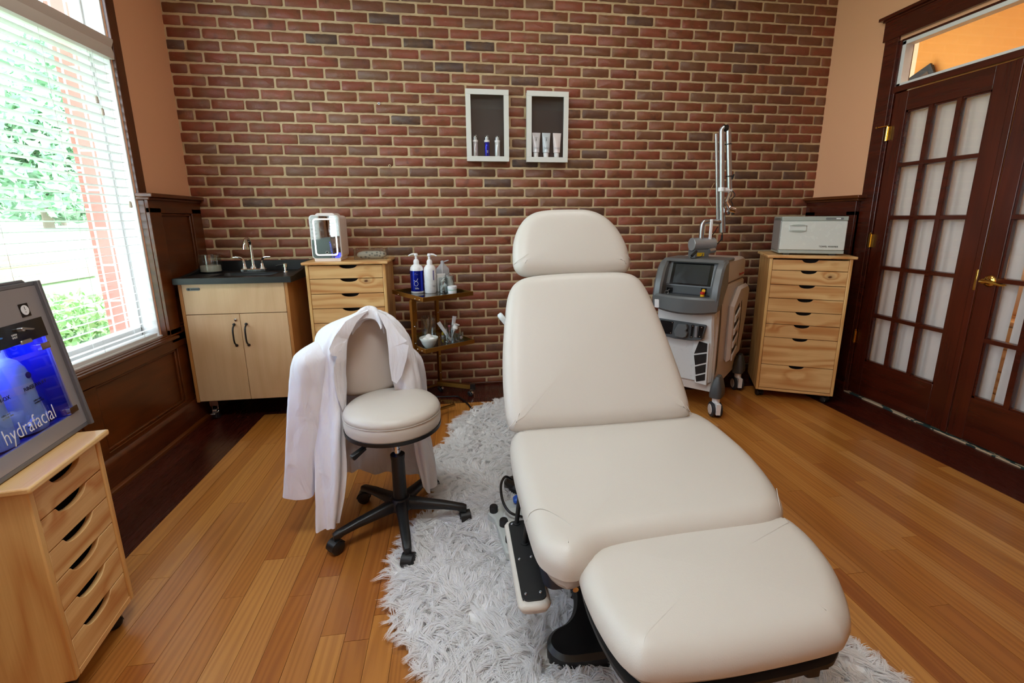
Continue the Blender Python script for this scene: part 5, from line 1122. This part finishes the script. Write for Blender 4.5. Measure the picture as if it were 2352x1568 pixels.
s_ = (YB-.064)/YB
wallbox('left-hand white framed display box with three slim bottles on the brick wall', .113*s_, .411*s_, 1.255+(.401)*s_, 1.255+.871*s_)
wallbox('right-hand white framed display box with three squeeze tubes on the brick wall', .538*s_, .837*s_, 1.255+.400*s_, 1.255+.871*s_)
zb_ = 1.255+.400*s_+.03
def slim(label, x, mat, body=.09):
    t = thing('slim_bottle', label, 'bottle', (x, YB-.040, zb_), 0, 'slim bottles in the left display box'); r = .0175
    obj('bottle', MB().lathe([(r*.9, 0), (r, .003), (r, .098), (r*.9, .101)], (0, 0, 0), 24), [mat], t, sharp=40); obj('collar', MB().lathe([(r*1.05, .099), (r*1.05, .112), (r*.6, .116), (r*.6, .132), (0, .133)], (0, 0, 0), 20), [m_wplast], t, sharp=40)
    obj('cap', MB().lathe([(r*1.08, .112), (r*1.08, .138), (r*1.0, .142), (0, .143)], (0, 0, 0), 24), [m_clear], t, sharp=40)
    text('label_text', 'ZO', .012, Matrix.Translation((-.003, -r-.0006, .045)) @ Matrix.Rotation(PI/2, 4, 'X') @ Matrix.Rotation(-PI/2, 4, 'Z'), m_wplast if mat is not m_silver else m_steel, t)
slim('pearly grey slim bottle at the left in the left display box', .172, plain('pearl_grey', '#bdb8bb', .25, .3)); slim('metallic blue slim bottle in the middle of the left display box', .252, m_blue); slim('silver slim bottle at the right in the left display box', .324, m_silver)
for x, c, lb in ((.596, '#dedee2', 'pearl white squeeze tube at the left in the right display box'), (.668, '#cfdbe2', 'pale blue squeeze tube in the middle of the right display box'), (.745, '#e8dcda', 'pinkish white squeeze tube at the right in the right display box')):
    mt = plain('tube_'+c[1:], c, .22); t, M, L = tube_item('squeeze_tube', lb, (x, YB-.040, zb_), (x+.002, YB-.040, zb_+.168), .030, mt, group='squeeze tubes in the right display box')
    if x < .7:
        em = Matrix.Translation((x, YB-.040-.0165, zb_+.125)) @ Matrix.Rotation(PI/2, 4, 'X')
        mb = MB(); mb.tube([em @ Vector((.009*math.cos(a*PI/9), .009*math.sin(a*PI/9)+.002, .0)) for a in range(1, 9)], .0007, 5); mb.box(x-.0015, x+.0015, YB-.058, YB-.0555, zb_+.112, zb_+.130)
        obj('emblem', mb, [m_blackm], t, world=True)
    text('label_text', 'SKIN MEDICINE\nretinol complex', .0062, Matrix.Translation((x-.020, YB-.040-.0245, zb_+.066)) @ Matrix.Rotation(PI/2, 4, 'X'), m_ink, t, world=True)
# wall anchors left in the brick joints
for x, z, lb in ((-.462, 2.015, 'upper small white wall plug with a dark hole in the brick wall'), (-.418, 1.62, 'lower small dark wall plug in the brick wall')):
    t = thing('wall_plug', lb, 'wall plug', (x, YB-.001, z)); obj('plug', MB().lathe([(.009, 0), (.008, .003), (.004, .004)], (0, 0, 0), 16, M=Matrix.Rotation(PI/2, 4, 'X')), [m_white if z > 1.9 else m_mortar], t); obj('hole', MB().lathe([(.0035, .0), (.0035, .0045), (0, .0046)], (0, 0, 0), 12, M=Matrix.Rotation(PI/2, 4, 'X')), [m_dark], t)
tag(obj('power_cable', MB().tube([(-.30, 3.22, .008), (-.16, 3.163, .006), (-.08, 3.15, .006), (-.014, 3.141, .006), (.03, 3.06, .006), (.059, 2.985, .006), (.085, 2.90, .006), (.12, 2.84, .015)], .0055, 8, smooth=6), [m_blackp]), 'black power cord running over the floor from the trolley to the fur rug', 'cable')

# ------------------------------------------------------------------ laser machine
LO = Vector((1.483, 2.718, 0)); LR = math.atan2(-.711, .703)
ls = thing('laser_machine', 'grey and white wheeled laser treatment machine with a screen, behind the chair', 'laser machine', LO, LR)
m_lw = plain('laser_white', '#d9dcdc', .3); m_lt = plain('laser_side', '#cfc6bf', .38); m_lg = plain('laser_grey', '#6b6e6f', .38, .25); m_lgd = plain('laser_dark_grey', '#4a4d4f', .45)
b = MB().prism([(.02, .15), (.64, .15), (.66, .20), (.66, .832), (.09, .832), (.02, .70)], -.188, .188, 'X', inset=.012); body = obj('body', b, [m_lt], ls, sharp=30)
b = MB().prism([(.03, .192), (.004, .215), (-.006, .47), (-.03, .55), (-.052, .62), (-.055, .70), (.03, .72)], -.178, .178, 'X', inset=.012); fp = obj('front_panel', b, [m_lw], ls, sharp=30)
b = MB().prism([(.07, .838), (.655, .838), (.655, .955), (.63, .985), (.56, .995), (.07, .995)], -.188, .188, 'X', inset=.016); obj('rear_cover', b, [m_lt], ls, sharp=30)
text('cover_lettering', 'QuantaSystem', .026, frameM((.1895, .47, .868), (0, 1, 0), (0, 0, 1)), plain('red_ink', '#b3262b', .5), body)
# hood around the screen
ck = [(-.088, .725), (-.098, .77), (-.080, .85), (-.03, .945), (.015, .985), (.07, 1.0), (.10, 1.0), (.118, .84), (.04, .765), (.02, .725)]
hood = MB()
for a, c in ((-.206, -.150), (.150, .206)): hood.prism(ck, a, c, 'X', inset=.012)
hood.prism([(.02, .985), (.045, 1.002), (.30, 1.002), (.30, .985)], -.19, .19, 'X', inset=.006)
hd_ = obj('console_hood', hood, [m_lg], ls, sharp=30)
lip = [[], []]
lo = []
for k in range(13):
    u = -1+2*k/12; x = u*.200; y = -.088-.052*(1-u*u); lo.append((x, y))
poly = lo+[(.20, -.0), (-.20, -.0)]
rs = []
for z, q in ((.690, .012), (.702, .0), (.770, -.004), (.782, .004), (.784, .014)): rs.append([(x, y, z-(.018*(1-(x/.2)**2) if z < .75 else 0)) for x, y in offset(poly, -q)])
obj('console_lip', MB().rings(rs, 0, True, True, False), [m_lg], ls, sharp=30)
obj('console_tray', MB().prism([(x, y+.014) for x, y in lo]+[(.155, .03), (-.155, .03)], .772, .778, 'Z').prism([(-.155, .775), (.155, .775), (.155, .84), (-.155, .84)], -.004, .02, 'Y'), [m_lgd], hd_)
ez = Vector((0, .36, .93)).normalized()
MS = frameM((0, -.004, .836), (1, 0, 0), ez)
scn = obj('screen_bezel', MB().prism(rrect(-.152, .152, -.004, .160, .01), -.012, .0, 'Z', M=MS), [m_lg], ls, sharp=30)
obj('screen', MB().prism(rrect(-.128, .128, .004, .148, .002), .0, .0025, 'Z', M=MS), [plain('screen_black', '#08090a', .12)], scn); obj('display_area', MB().prism(rrect(-.108, .108, .012, .140, .002), .0025, .0032, 'Z', M=MS), [plain('screen_off', '#232628', .18)], scn)
kp = obj('key_switch_plate', MB().box(-.140, -.105, -.010, -.004, .785, .815), [m_blackg], hd_)
obj('estop_plate', MB().box(.075, .108, -.010, -.004, .795, .828), [m_blackg], hd_)
es = obj('emergency_stop', MB().lathe([(.013, 0), (.013, .010), (.010, .012)], (.092, -.03, .779), 20), [plain('estop_yellow', '#e8b21e', .4)], ls); obj('red_button', MB().lathe([(.010, .012), (.0145, .016), (.0145, .026), (.011, .029), (0, .029)], (.092, -.03, .779), 20), [plain('estop_red', '#c4241a', .4)], es)
obj('estop_symbol', MB().lathe([(0, 0), (.011, 0), (.011, .001), (0, .001)], (0, 0, 0), 18, M=Matrix.Translation((.092, -.0105, .812)) @ Matrix.Rotation(PI/2, 4, 'X')), [plain('estop_yellow', '#e8b21e', .4)], es)
kt = obj('key_ring', MB().tube([(-.135+.012*math.cos(a*PI/8), -.028+.004*math.sin(a*PI/8), .785+.012*math.sin(a*PI/8)) for a in range(16)], .0015, 6, closed=True).cyl((-.125, -.01, .80), (-.133, -.03, .792), .004, seg=8).tube([(-.135, -.03, .773), (-.150, -.10, .765), (-.160, -.118, .745)], .001, 5), [m_steel], hd_)
obj('key_tag', MB().prism(rrect(-.016, .012, -.055, .0, .004), -.0015, .0015, 'Z', M=frameM((-.160, -.121, .748), (1, .1, 0), (0, -.15, 1))), [m_wplast], hd_)
# connector panel
cp = obj('connector_panel', MB().prism([(-.165, .612), (.135, .606), (.140, .598), (.118, .508), (.05, .492), (-.05, .490), (-.165, .50)], -.058, -.01, 'Y', M=Matrix.Identity(4)), [m_lgd], ls, bev=.004)
obj('fibre_dock', MB().prism([(-.030, .598), (.022, .600), (.034, .575), (.020, .556), (.034, .545), (.030, .520), (.0, .505), (-.045, .510), (-.055, .545)], -.082, -.055, 'Y'), [plain('dock_grey', '#5d6062', .4)], cp, bev=.006)
obj('port_plate', MB().prism([(-.15, .602), (-.065, .602), (-.072, .518), (-.15, .512)], -.0605, -.057, 'Y').prism([(.050, .598), (.066, .598), (.060, .512), (.046, .512)], -.0605, -.057, 'Y').prism([(.096, .598), (.128, .596), (.116, .520), (.092, .520)], -.0605, -.057, 'Y'), [m_blackg], cp)
obj('port_slot', MB().box(.072, .088, -.063, -.057, .520, .592), [m_steel], cp, bev=.001)
for x, z in ((-.073, .595), (-.08, .525), (.058, .59), (.053, .518), (.112, .588), (.104, .528)): obj('rivet', MB().lathe([(.003, 0), (.002, .001), (0, .0015)], (0, 0, 0), 8, M=Matrix.Translation((x, -.0606, z)) @ Matrix.Rotation(PI/2, 4, 'X')), [m_chrome], cp)
# slanted vents on the front
fv = obj('front_vents', MB().prism([(.062, .505), (.155, .485), (.160, .20), (.085, .205), (.055, .42)], -.020, .01, 'Y'), [m_lw], fp, bev=.004)
vd = MB()
for a in (([(.093, .488), (.145, .480), (.146, .425), (.068, .40)]), ([(.068, .39), (.146, .415), (.147, .355), (.080, .325)]), ([(.080, .315), (.147, .345), (.148, .290), (.088, .262)]), ([(.088, .252), (.148, .280), (.149, .235), (.095, .215)])): vd.prism(a, -.022, -.016, 'Y')
obj('vent_openings', vd, [m_dark], fp, bev=.001)
# side strip, side vent bulge
obj('side_strip', MB().prism([(.03, .755), (.06, .78), (.085, .60), (.085, .30), (.052, .26), (.052, .60)], .186, .190, 'X'), [plain('strip_brown', '#3a2418', .35)], body)
text('strip_lettering', 'EVO', .02, frameM((.1905, .045, .71), (.0, -.15, .99), (0, -.99, -.15)), plain('gold_ink', '#8e7452', .5), body); text('strip_lettering', 'Q-Plus C', .02, frameM((.1905, .055, .40), (0, 0, 1), (0, -1, 0)), plain('gold_ink', '#8e7452', .5), body)
sv = obj('side_cover', MB().prism([(.235, .69), (.40, .80), (.63, .80), (.70, .76), (.66, .55), (.56, .30), (.36, .285), (.25, .30), (.235, .5)], .186, .225, 'X', inset=.018), [m_lt], ls, sharp=30)
vd = MB(); vl = MB()
for k in range(4):
    z = .645-k*.09; vd.prism([(.295, z), (.40, z+.045), (.40, z-.01), (.295, z-.055)], .224, .2265, 'X'); vl.prism([(.29, z-.03), (.405, z+.015), (.405, z-.028), (.29, z-.073)], .222, .234, 'X', inset=.004)
obj('vent_openings', vd, [m_dark], sv); obj('vent_louvres', vl, [m_lt], sv, sharp=30)
obj('cover_groove', MB().prism([(.46, .70), (.475, .66), (.48, .55), (.46, .42), (.44, .34), (.435, .36), (.452, .45), (.465, .55), (.462, .64), (.452, .69)], .224, .2265, 'X'), [m_dark], sv)
for x, y in ((.222, .0), (.222, .60), (-.222, .0), (-.222, .60)):
    s_ = 1 if x > 0 else -1
    fa_ = obj('caster_fairing', MB().rings([[(x+u, y+.02+v, z) for u, v in rrect(-a, a*.9, -c, c, min(a, c)*.6)] for a, c, z in ((.012, .03, .27), (.024, .05, .24), (.036, .062, .19), (.040, .066, .15), (.038, .064, .135))]), [m_lgd], ls, sharp=40)
    cw = obj('caster', MB(), [m_rubber], ls) if False else None
    R_ = Matrix.Translation((x, y, .050)) @ Matrix.Rotation(math.radians(35), 4, 'Z') @ Matrix.Rotation(PI/2, 4, 'Y')
    cw = obj('caster', MB().lathe([(0, -.034), (.036, -.034), (.048, -.030), (.050, -.024), (.048, -.016), (.03, -.014), (.03, .014), (.048, .016), (.050, .024), (.048, .030), (.036, .034), (0, .034)], (0, 0, 0), 32, M=R_), [m_rubber], ls, sharp=40)
    obj('wheel_disc', MB().lathe([(0, .034), (.034, .034), (.030, .037), (0, .038)], (0, 0, 0), 28, M=R_).lathe([(0, -.034), (.034, -.034), (.030, -.037), (0, -.038)], (0, 0, 0), 28, M=R_), [m_lt], cw)
    obj('fork', MB().lathe([(.022, .085), (.024, .10), (.024, .14)], (x, y, 0), 18).prism([(-.013, .03), (.013, .03), (.014, .10), (-.014, .10)], -.055, -.01, 'Y', M=Matrix.Translation((x, y, 0)) @ Matrix.Rotation(math.radians(35), 4, 'Z')), [m_wplast], cw)
# articulated arm (built in world measure)
Y0 = 2.86
mt_ = obj('arm_mount', MB().box(1.565, 1.665, Y0-.03, Y0+.06, .99, 1.055), [m_lg], ls, world=True, bev=.004)
obj('warning_label', MB().box(1.58, 1.63, Y0-.0315, Y0-.03, 1.012, 1.035), [plain('label_yellow', '#c9a21c', .5)], mt_, world=True)
obj('arm_drum', MB().cyl((1.552, Y0, 1.088), (1.713, Y0+.01, 1.088), .043, seg=36), [plain('drum_grey', '#9a9c9e', .35, .4)], mt_, world=True, bev=.003)
obj('drum_knob', MB().cyl((1.70, Y0-.03, 1.052), (1.66, Y0-.035, 1.045), .018, .016, 20), [m_steel], mt_, world=True)
am = obj('articulated_arm', MB().tube([(1.617, Y0, 1.12), (1.617, Y0, 1.20), (1.625, Y0, 1.228), (1.65, Y0, 1.236), (1.745, Y0, 1.232)], .0155, 14, smooth=3).cyl((1.763, Y0, 1.165), (1.745, Y0, 1.32), .020, seg=20).cyl((1.745, Y0, 1.30), (1.700, Y0, 1.775), .0165, seg=20).tube([(1.700, Y0, 1.77), (1.699, Y0, 1.80), (1.712, Y0-.005, 1.812)], .0165, 14, smooth=4), [m_steel], ls, world=True)
obj('arm_rod', MB().cyl((1.737, Y0+.02, 1.216), (1.674, Y0+.02, 1.778), .009, seg=12), [m_steel], am, world=True)
obj('arm_rod', MB().box(1.663, 1.682, Y0-.02, Y0-.008, 1.10, 1.25), [m_wplast], am, world=True, bev=.004)
f2 = obj('fore_arm', MB().tube([(1.722, Y0-.008, 1.812), (1.736, Y0-.008, 1.80), (1.74, Y0-.008, 1.77)], .0165, 14, smooth=4).cyl((1.74, Y0-.008, 1.775), (1.783, Y0-.008, 1.42), .0165, seg=20), [m_steel], ls, world=True)
obj('elbow_joint', MB().cyl((1.704, Y0-.004, 1.808), (1.73, Y0-.006, 1.808), .021, seg=20), [m_blackp], f2, world=True)
obj('clamp', MB().cyl((1.725, Y0-.01, 1.437), (1.792, Y0-.01, 1.430), .015, seg=16).cyl((1.725, Y0-.01, 1.425), (1.725, Y0-.01, 1.449), .022, seg=16), [m_wplast], f2, world=True)
obj('strap', MB().cyl((1.747, Y0-.008, 1.71), (1.7465, Y0-.008, 1.716), .021, seg=16).cyl((1.770, Y0-.008, 1.515), (1.7695, Y0-.008, 1.522), .020, seg=14).cyl((1.785, Y0-.02, 1.50), (1.795, Y0-.02, 1.53), .006, seg=8), [m_blackp], f2, world=True)
hp = obj('handpiece', MB().cyl((1.785, Y0-.008, 1.415), (1.762, Y0-.02, 1.358), .013, .010, 14).cyl((1.762, Y0-.02, 1.358), (1.786, Y0-.03, 1.31), .012, .012, 14).cyl((1.772, Y0-.03, 1.315), (1.812, Y0-.03, 1.305), .022, seg=18), [m_chrome], ls, world=True)
obj('handpiece_tip', MB().cyl((1.780, Y0-.03, 1.31), (1.775, Y0-.032, 1.28), .008, seg=10).cyl((1.802, Y0-.03, 1.305), (1.808, Y0-.032, 1.278), .010, seg=10), [m_blackp], hp, world=True)
obj('cable', MB().tube([(1.795, Y0-.02, 1.43), (1.81, Y0-.03, 1.40), (1.785, Y0-.03, 1.37), (1.80, Y0-.03, 1.34), (1.795, Y0-.03, 1.30)], .003, 8, smooth=5), [m_blackp], ls, world=True)
obj('cable', MB().tube([(1.763, Y0, 1.165), (1.764, Y0, 1.135), (1.755, Y0, 1.11), (1.72, Y0, 1.075)], .0035, 8, smooth=5).tube([(1.74, Y0+.02, 1.20), (1.71, Y0+.02, 1.15), (1.68, Y0+.02, 1.13)], .003, 8, smooth=4).cyl((1.764, Y0, 1.11), (1.7635, Y0, 1.145), .0065, seg=10), [m_blackp], ls, world=True)
obj('cable', MB().tube([(1.69, Y0+.02, 1.48), (1.665, Y0+.02, 1.43), (1.66, Y0+.02, 1.38), (1.68, Y0+.02, 1.34), (1.715, Y0+.02, 1.315)], .0018, 6, smooth=6), [plain('tan_cable', '#a58a66', .5)], ls, world=True)
obj('fibre_plug', MB().cyl((1.512, Y0-.09, 1.020), (1.552, Y0-.07, 1.048), .009, seg=14), [m_blackp], mt_, world=True)
obj('fibre_loop', MB().tube([(1.512, Y0-.09, 1.02), (1.51, Y0-.085, 1.006), (1.55, Y0-.07, 1.004), (1.60, Y0-.05, 1.012), (1.615, Y0-.04, 1.03)], .0025, 6, smooth=5), [m_blackp], mt_, world=True)
tag(obj('power_cable', MB().tube([(2.02, 3.16, .62), (2.10, 3.30, .50), (2.13, 3.34, .58), (2.20, 3.35, .60), (2.24, 3.33, .50), (2.30, 3.35, .40)], .0035, 8, smooth=6), [m_blackp]), 'thin dark cable looping on the bricks between the laser machine and the pine cart', 'cable')

# ------------------------------------------------------------------ blue-lit display cabinet
ex = Vector((-math.cos(math.radians(97.5)), -math.sin(math.radians(97.5)), 0))   # towards the camera along the face
fn = Vector((math.sin(math.radians(97.5)), -math.cos(math.radians(97.5)), 0))    # face normal
Bf = Vector((-1.13, 1.47, .66)); Tf = Vector((-1.18, 1.462, 1.08))
upv = (Tf-Bf); upv = (upv-ex*upv.dot(ex)); Hh = upv.length; upv.normalize()
MD = frameM(Bf+ex*.42, -ex, upv)      # local x 0..0.42 towards the far end, y 0..Hh up, z out of the face
Lw = .42
hc = thing('display_cabinet', 'silver skincare display cabinet glowing blue with bottles inside, on the front left cart', 'display cabinet', (-1.2, 1.25, .645))
m_sil = plain('silver_panel', '#a7a3a4', .34, .45); m_shell = plain('shell_grey', '#77797f', .35, .4)
sh = MB()
for q in ((-.012, 0, -.013, Hh+.012), (Lw, Lw+.012, -.013, Hh+.012)): sh.prism([(q[0], q[2]), (q[1], q[2]), (q[1], q[3]), (q[0], q[3])], -.20, .010, 'Z', M=MD)
sh.prism([(0, Hh), (Lw, Hh), (Lw, Hh+.012), (0, Hh+.012)], -.20, .0, 'Z', M=MD).prism([(0, -.013), (Lw, -.013), (Lw, 0), (0, 0)], -.20, .0, 'Z', M=MD).prism([(0, 0), (Lw, 0), (Lw, Hh+.01), (0, Hh+.01)], -.205, -.195, 'Z', M=MD)
obj('shell', sh, [m_shell], hc, world=True, bev=.002)
# open front frame
wx0, wx1, wy0, wy1 = .03, Lw-.032, .042, Hh*.665
fr_ = MB()
for q in ((0, Lw, 0, wy0), (0, wx0, wy0, Hh), (wx1, Lw, wy0, Hh), (wx0, wx1, wy1+.052, Hh)): fr_.prism([(q[0], q[2]), (q[1], q[2]), (q[1], q[3]), (q[0], q[3])], -.010, .0, 'Z', M=MD)
frm = obj('front_frame', fr_, [m_sil], hc, world=True)
bar = obj('valve_bar', MB().prism([(wx0-.002, wy1), (wx1+.01, wy1), (wx1+.01, wy1+.054), (wx0-.002, wy1+.054)], -.022, .0015, 'Z', M=MD), [m_blackg], hc, world=True)
m_bluel = plain('valve_blue', '#3a78c8', .35)
for x, mt, lbl in ((.305, m_steel, 'metal lever'), (.195, m_bluel, 'blue lever'), (.085, m_bluel, None)):
    obj('valve_lever', MB().lathe([(0, 0), (.007, 0), (.006, .012), (0, .014)], (0, 0, 0), 14, M=MD @ Matrix.Translation((x, wy1+.036, .001))).prism([(0, .004), (.035, -.004), (.040, -.001), (.002, .010)], .006, .012, 'Z', M=MD @ Matrix.Translation((x, wy1+.031, 0))), [mt], bar, world=True, bev=.001)
    text('bar_text', 'OPEN\nSHUT', .007, MD @ Matrix.Translation((x-.03, wy1+.024, .0016)), m_wplast, bar, world=True)
    obj('bottle_clip', MB().prism([(x-.012, wy1-.004), (x+.030, wy1-.004), (x+.027, wy1+.007), (x-.009, wy1+.007)], -.03, .004, 'Z', M=MD), [m_steel], bar, world=True, bev=.002)
pl_ = obj('emblem_plate', MB().prism([(.335, Hh-.078), (.368, Hh-.078), (.368, Hh-.042), (.335, Hh-.042)], .0, .001, 'Z', M=MD), [m_blackg], frm, world=True)
obj('emblem_disc', MB().lathe([(0, .001), (.0135, .001), (.0135, .0018), (0, .0018)], (0, 0, 0), 26, M=MD @ Matrix.Translation((.3515, Hh-.060, 0))), [m_wplast], pl_, world=True)
obj('emblem_mark', MB().prism([(.3508, Hh-.060), (.3522, Hh-.060), (.3522, Hh-.050), (.3508, Hh-.050)], .0018, .0022, 'Z', M=MD).lathe([(0, .0018), (.0012, .0018), (.0012, .0022), (0, .0022)], (0, 0, 0), 10, M=MD @ Matrix.Translation((.3515, Hh-.0655, 0))), [m_blackg], pl_, world=True)
# blue lit interior
m_bluein = plain('blue_interior', '#2a3c8e', .4)
inn = MB().prism([(wx0-.01, wy0-.01), (wx1+.01, wy0-.01), (wx1+.01, wy1+.04), (wx0-.01, wy1+.04)], -.16, -.15, 'Z', M=MD)
inn.prism([(wx0-.01, wy0-.02), (wx1+.01, wy0-.02), (wx1+.01, wy0-.01), (wx0-.01, wy0-.01)], -.15, -.008, 'Z', M=MD)
inn.prism([(wx1+.012, wy0-.01), (wx1+.016, wy0-.01), (wx1+.016, wy1+.04), (wx1+.012, wy1+.04)], -.15, -.008, 'Z', M=MD).prism([(wx0-.016, wy0-.01), (wx0-.012, wy0-.01), (wx0-.012, wy1+.04), (wx0-.016, wy1+.04)], -.15, -.008, 'Z', M=MD)
obj('interior', inn, [m_bluein], hc, world=True)
led = MB()
for x in (.06, .13, .20, .27, .34): led.prism([(x-.02, wy1-.003), (x+.02, wy1-.003), (x+.02, wy1+.001), (x-.02, wy1+.001)], -.10, -.03, 'Z', M=MD)
obj('led_strip', led, [emit('led_blue', '#4a58ff', 30)], hc, world=True)
obj('shelf_strip', MB().prism([(wx0-.01, .135), (wx1+.012, .135), (wx1+.012, .155), (wx0-.01, .155)], -.145, -.14, 'Z', M=MD), [plain('shelf_strip', '#8f9dc0', .4)], hc, world=True)
wg = glass('cabinet_glass', '#e6ecff', .05)
gl = obj('front_glass', MB().prism([(wx0, wy0), (wx1, wy0), (wx1, wy1), (wx0, wy1)], -.005, -.003, 'Z', M=MD), [wg], hc, world=True)
for x, y in ((wx1-.038, wy1-.034), (wx1-.026, wy0+.004)): obj('glass_clamp', MB().prism(rrect(x, x+.034, y, y+.018, .002), -.004, .006, 'Z', M=MD), [m_chrome], gl, world=True, bev=.001)
text('cabinet_lettering', 'hydrafac\u0131al', .058, MD @ Matrix.Translation((.135, .060, .0012)), m_wplast, gl, ext=.0003, sx=.74, offset_=-.0006, world=True)
# side LEDs and black stand
sl = MB()
for k in range(16): sl.prism([(Lw+.0118, .12+k*.018), (Lw+.0135, .12+k*.018), (Lw+.0135, .124+k*.018), (Lw+.0118, .124+k*.018)], -.006, -.002, 'Z', M=MD)
obj('side_leds', sl, [emit('led_side', '#5040ff', 5)], hc, world=True)
q0 = Bf-Vector((0, 0, .02))
obj('stand', MB().prism([(q0+ex*(-.0))[0:2], (q0+ex*.42)[0:2], (q0+ex*.42-fn*.20)[0:2], (q0-fn*.20)[0:2]] and [tuple((q0+ex*a-fn*b)[:2]) for a, b in ((.01, .018), (.41, .018), (.41, .20), (.01, .20))], .6455, .685, 'Z'), [m_blackm], hc, world=True, bev=.003)
obj('top_cap', MB().prism([(.12, Hh+.012), (Lw-.02, Hh+.012), (Lw-.03, Hh+.020), (.13, Hh+.020)], -.10, -.004, 'Z', M=MD), [m_shell], hc, world=True, bev=.002)
m_botblue = plain('frosted_bottle', '#c4def2', .35)
for x, lb, tx in ((.305, 'frosted bottle nearest the window end inside the blue-lit cabinet', 'RINSEAWAY'), (.195, 'frosted bottle in the middle inside the blue-lit cabinet', 'ANTI-OX'), (.085, 'frosted bottle at the near end inside the blue-lit cabinet', 'BETA-HD')):
    t = thing('serum_bottle', lb, 'bottle', MD @ Vector((x, .05, -.075)), 0, 'serum bottles in the display cabinet')
    Mb = MD @ Matrix.Translation((x, 0, -.062)) @ Matrix.Rotation(-PI/2, 4, 'X'); r = .041
    bt = obj('bottle', MB().lathe([(0, .038), (r*.95, .038), (r, .045), (r, .19), (r*.92, .213), (r*.7, .235), (r*.35, .247), (.012, .252), (.012, .285)], (0, 0, 0), 30, M=Mb), [m_botblue], t, world=True, sharp=50)
    obj('label_panel', MB().lathe([(r+.0006, .150), (r+.0006, .172)], (0, 0, 0), 30, M=Mb, cap0=False, cap1=False), [plain('label_white', '#dfe4ea', .5)], t, world=True)
    text('bottle_text', tx, .015, MD @ Matrix.Translation((x-.028, .155, -.062+r+.0012)), m_blackm, t, world=True)
    text('bottle_text', 'calms and\nsoothes skin', .007, MD @ Matrix.Translation((x-.012, .12, -.062+r+.0012)), m_blackm, t, world=True)
    obj('emblem', MB().lathe([(0, 0), (.009, 0), (.009, .001), (0, .001)], (0, 0, 0), 20, M=MD @ Matrix.Translation((x+.006, .192, -.062+r*.99))), [m_navy], t, world=True)
obj('tubing', MB().tube([MD @ Vector(p) for p in ((.37, .10, -.06), (.36, .06, -.05), (.31, .055, -.03), (.25, .065, -.02), (.27, .08, -.02))], .0045, 8, smooth=6), [m_silver], hc, world=True)
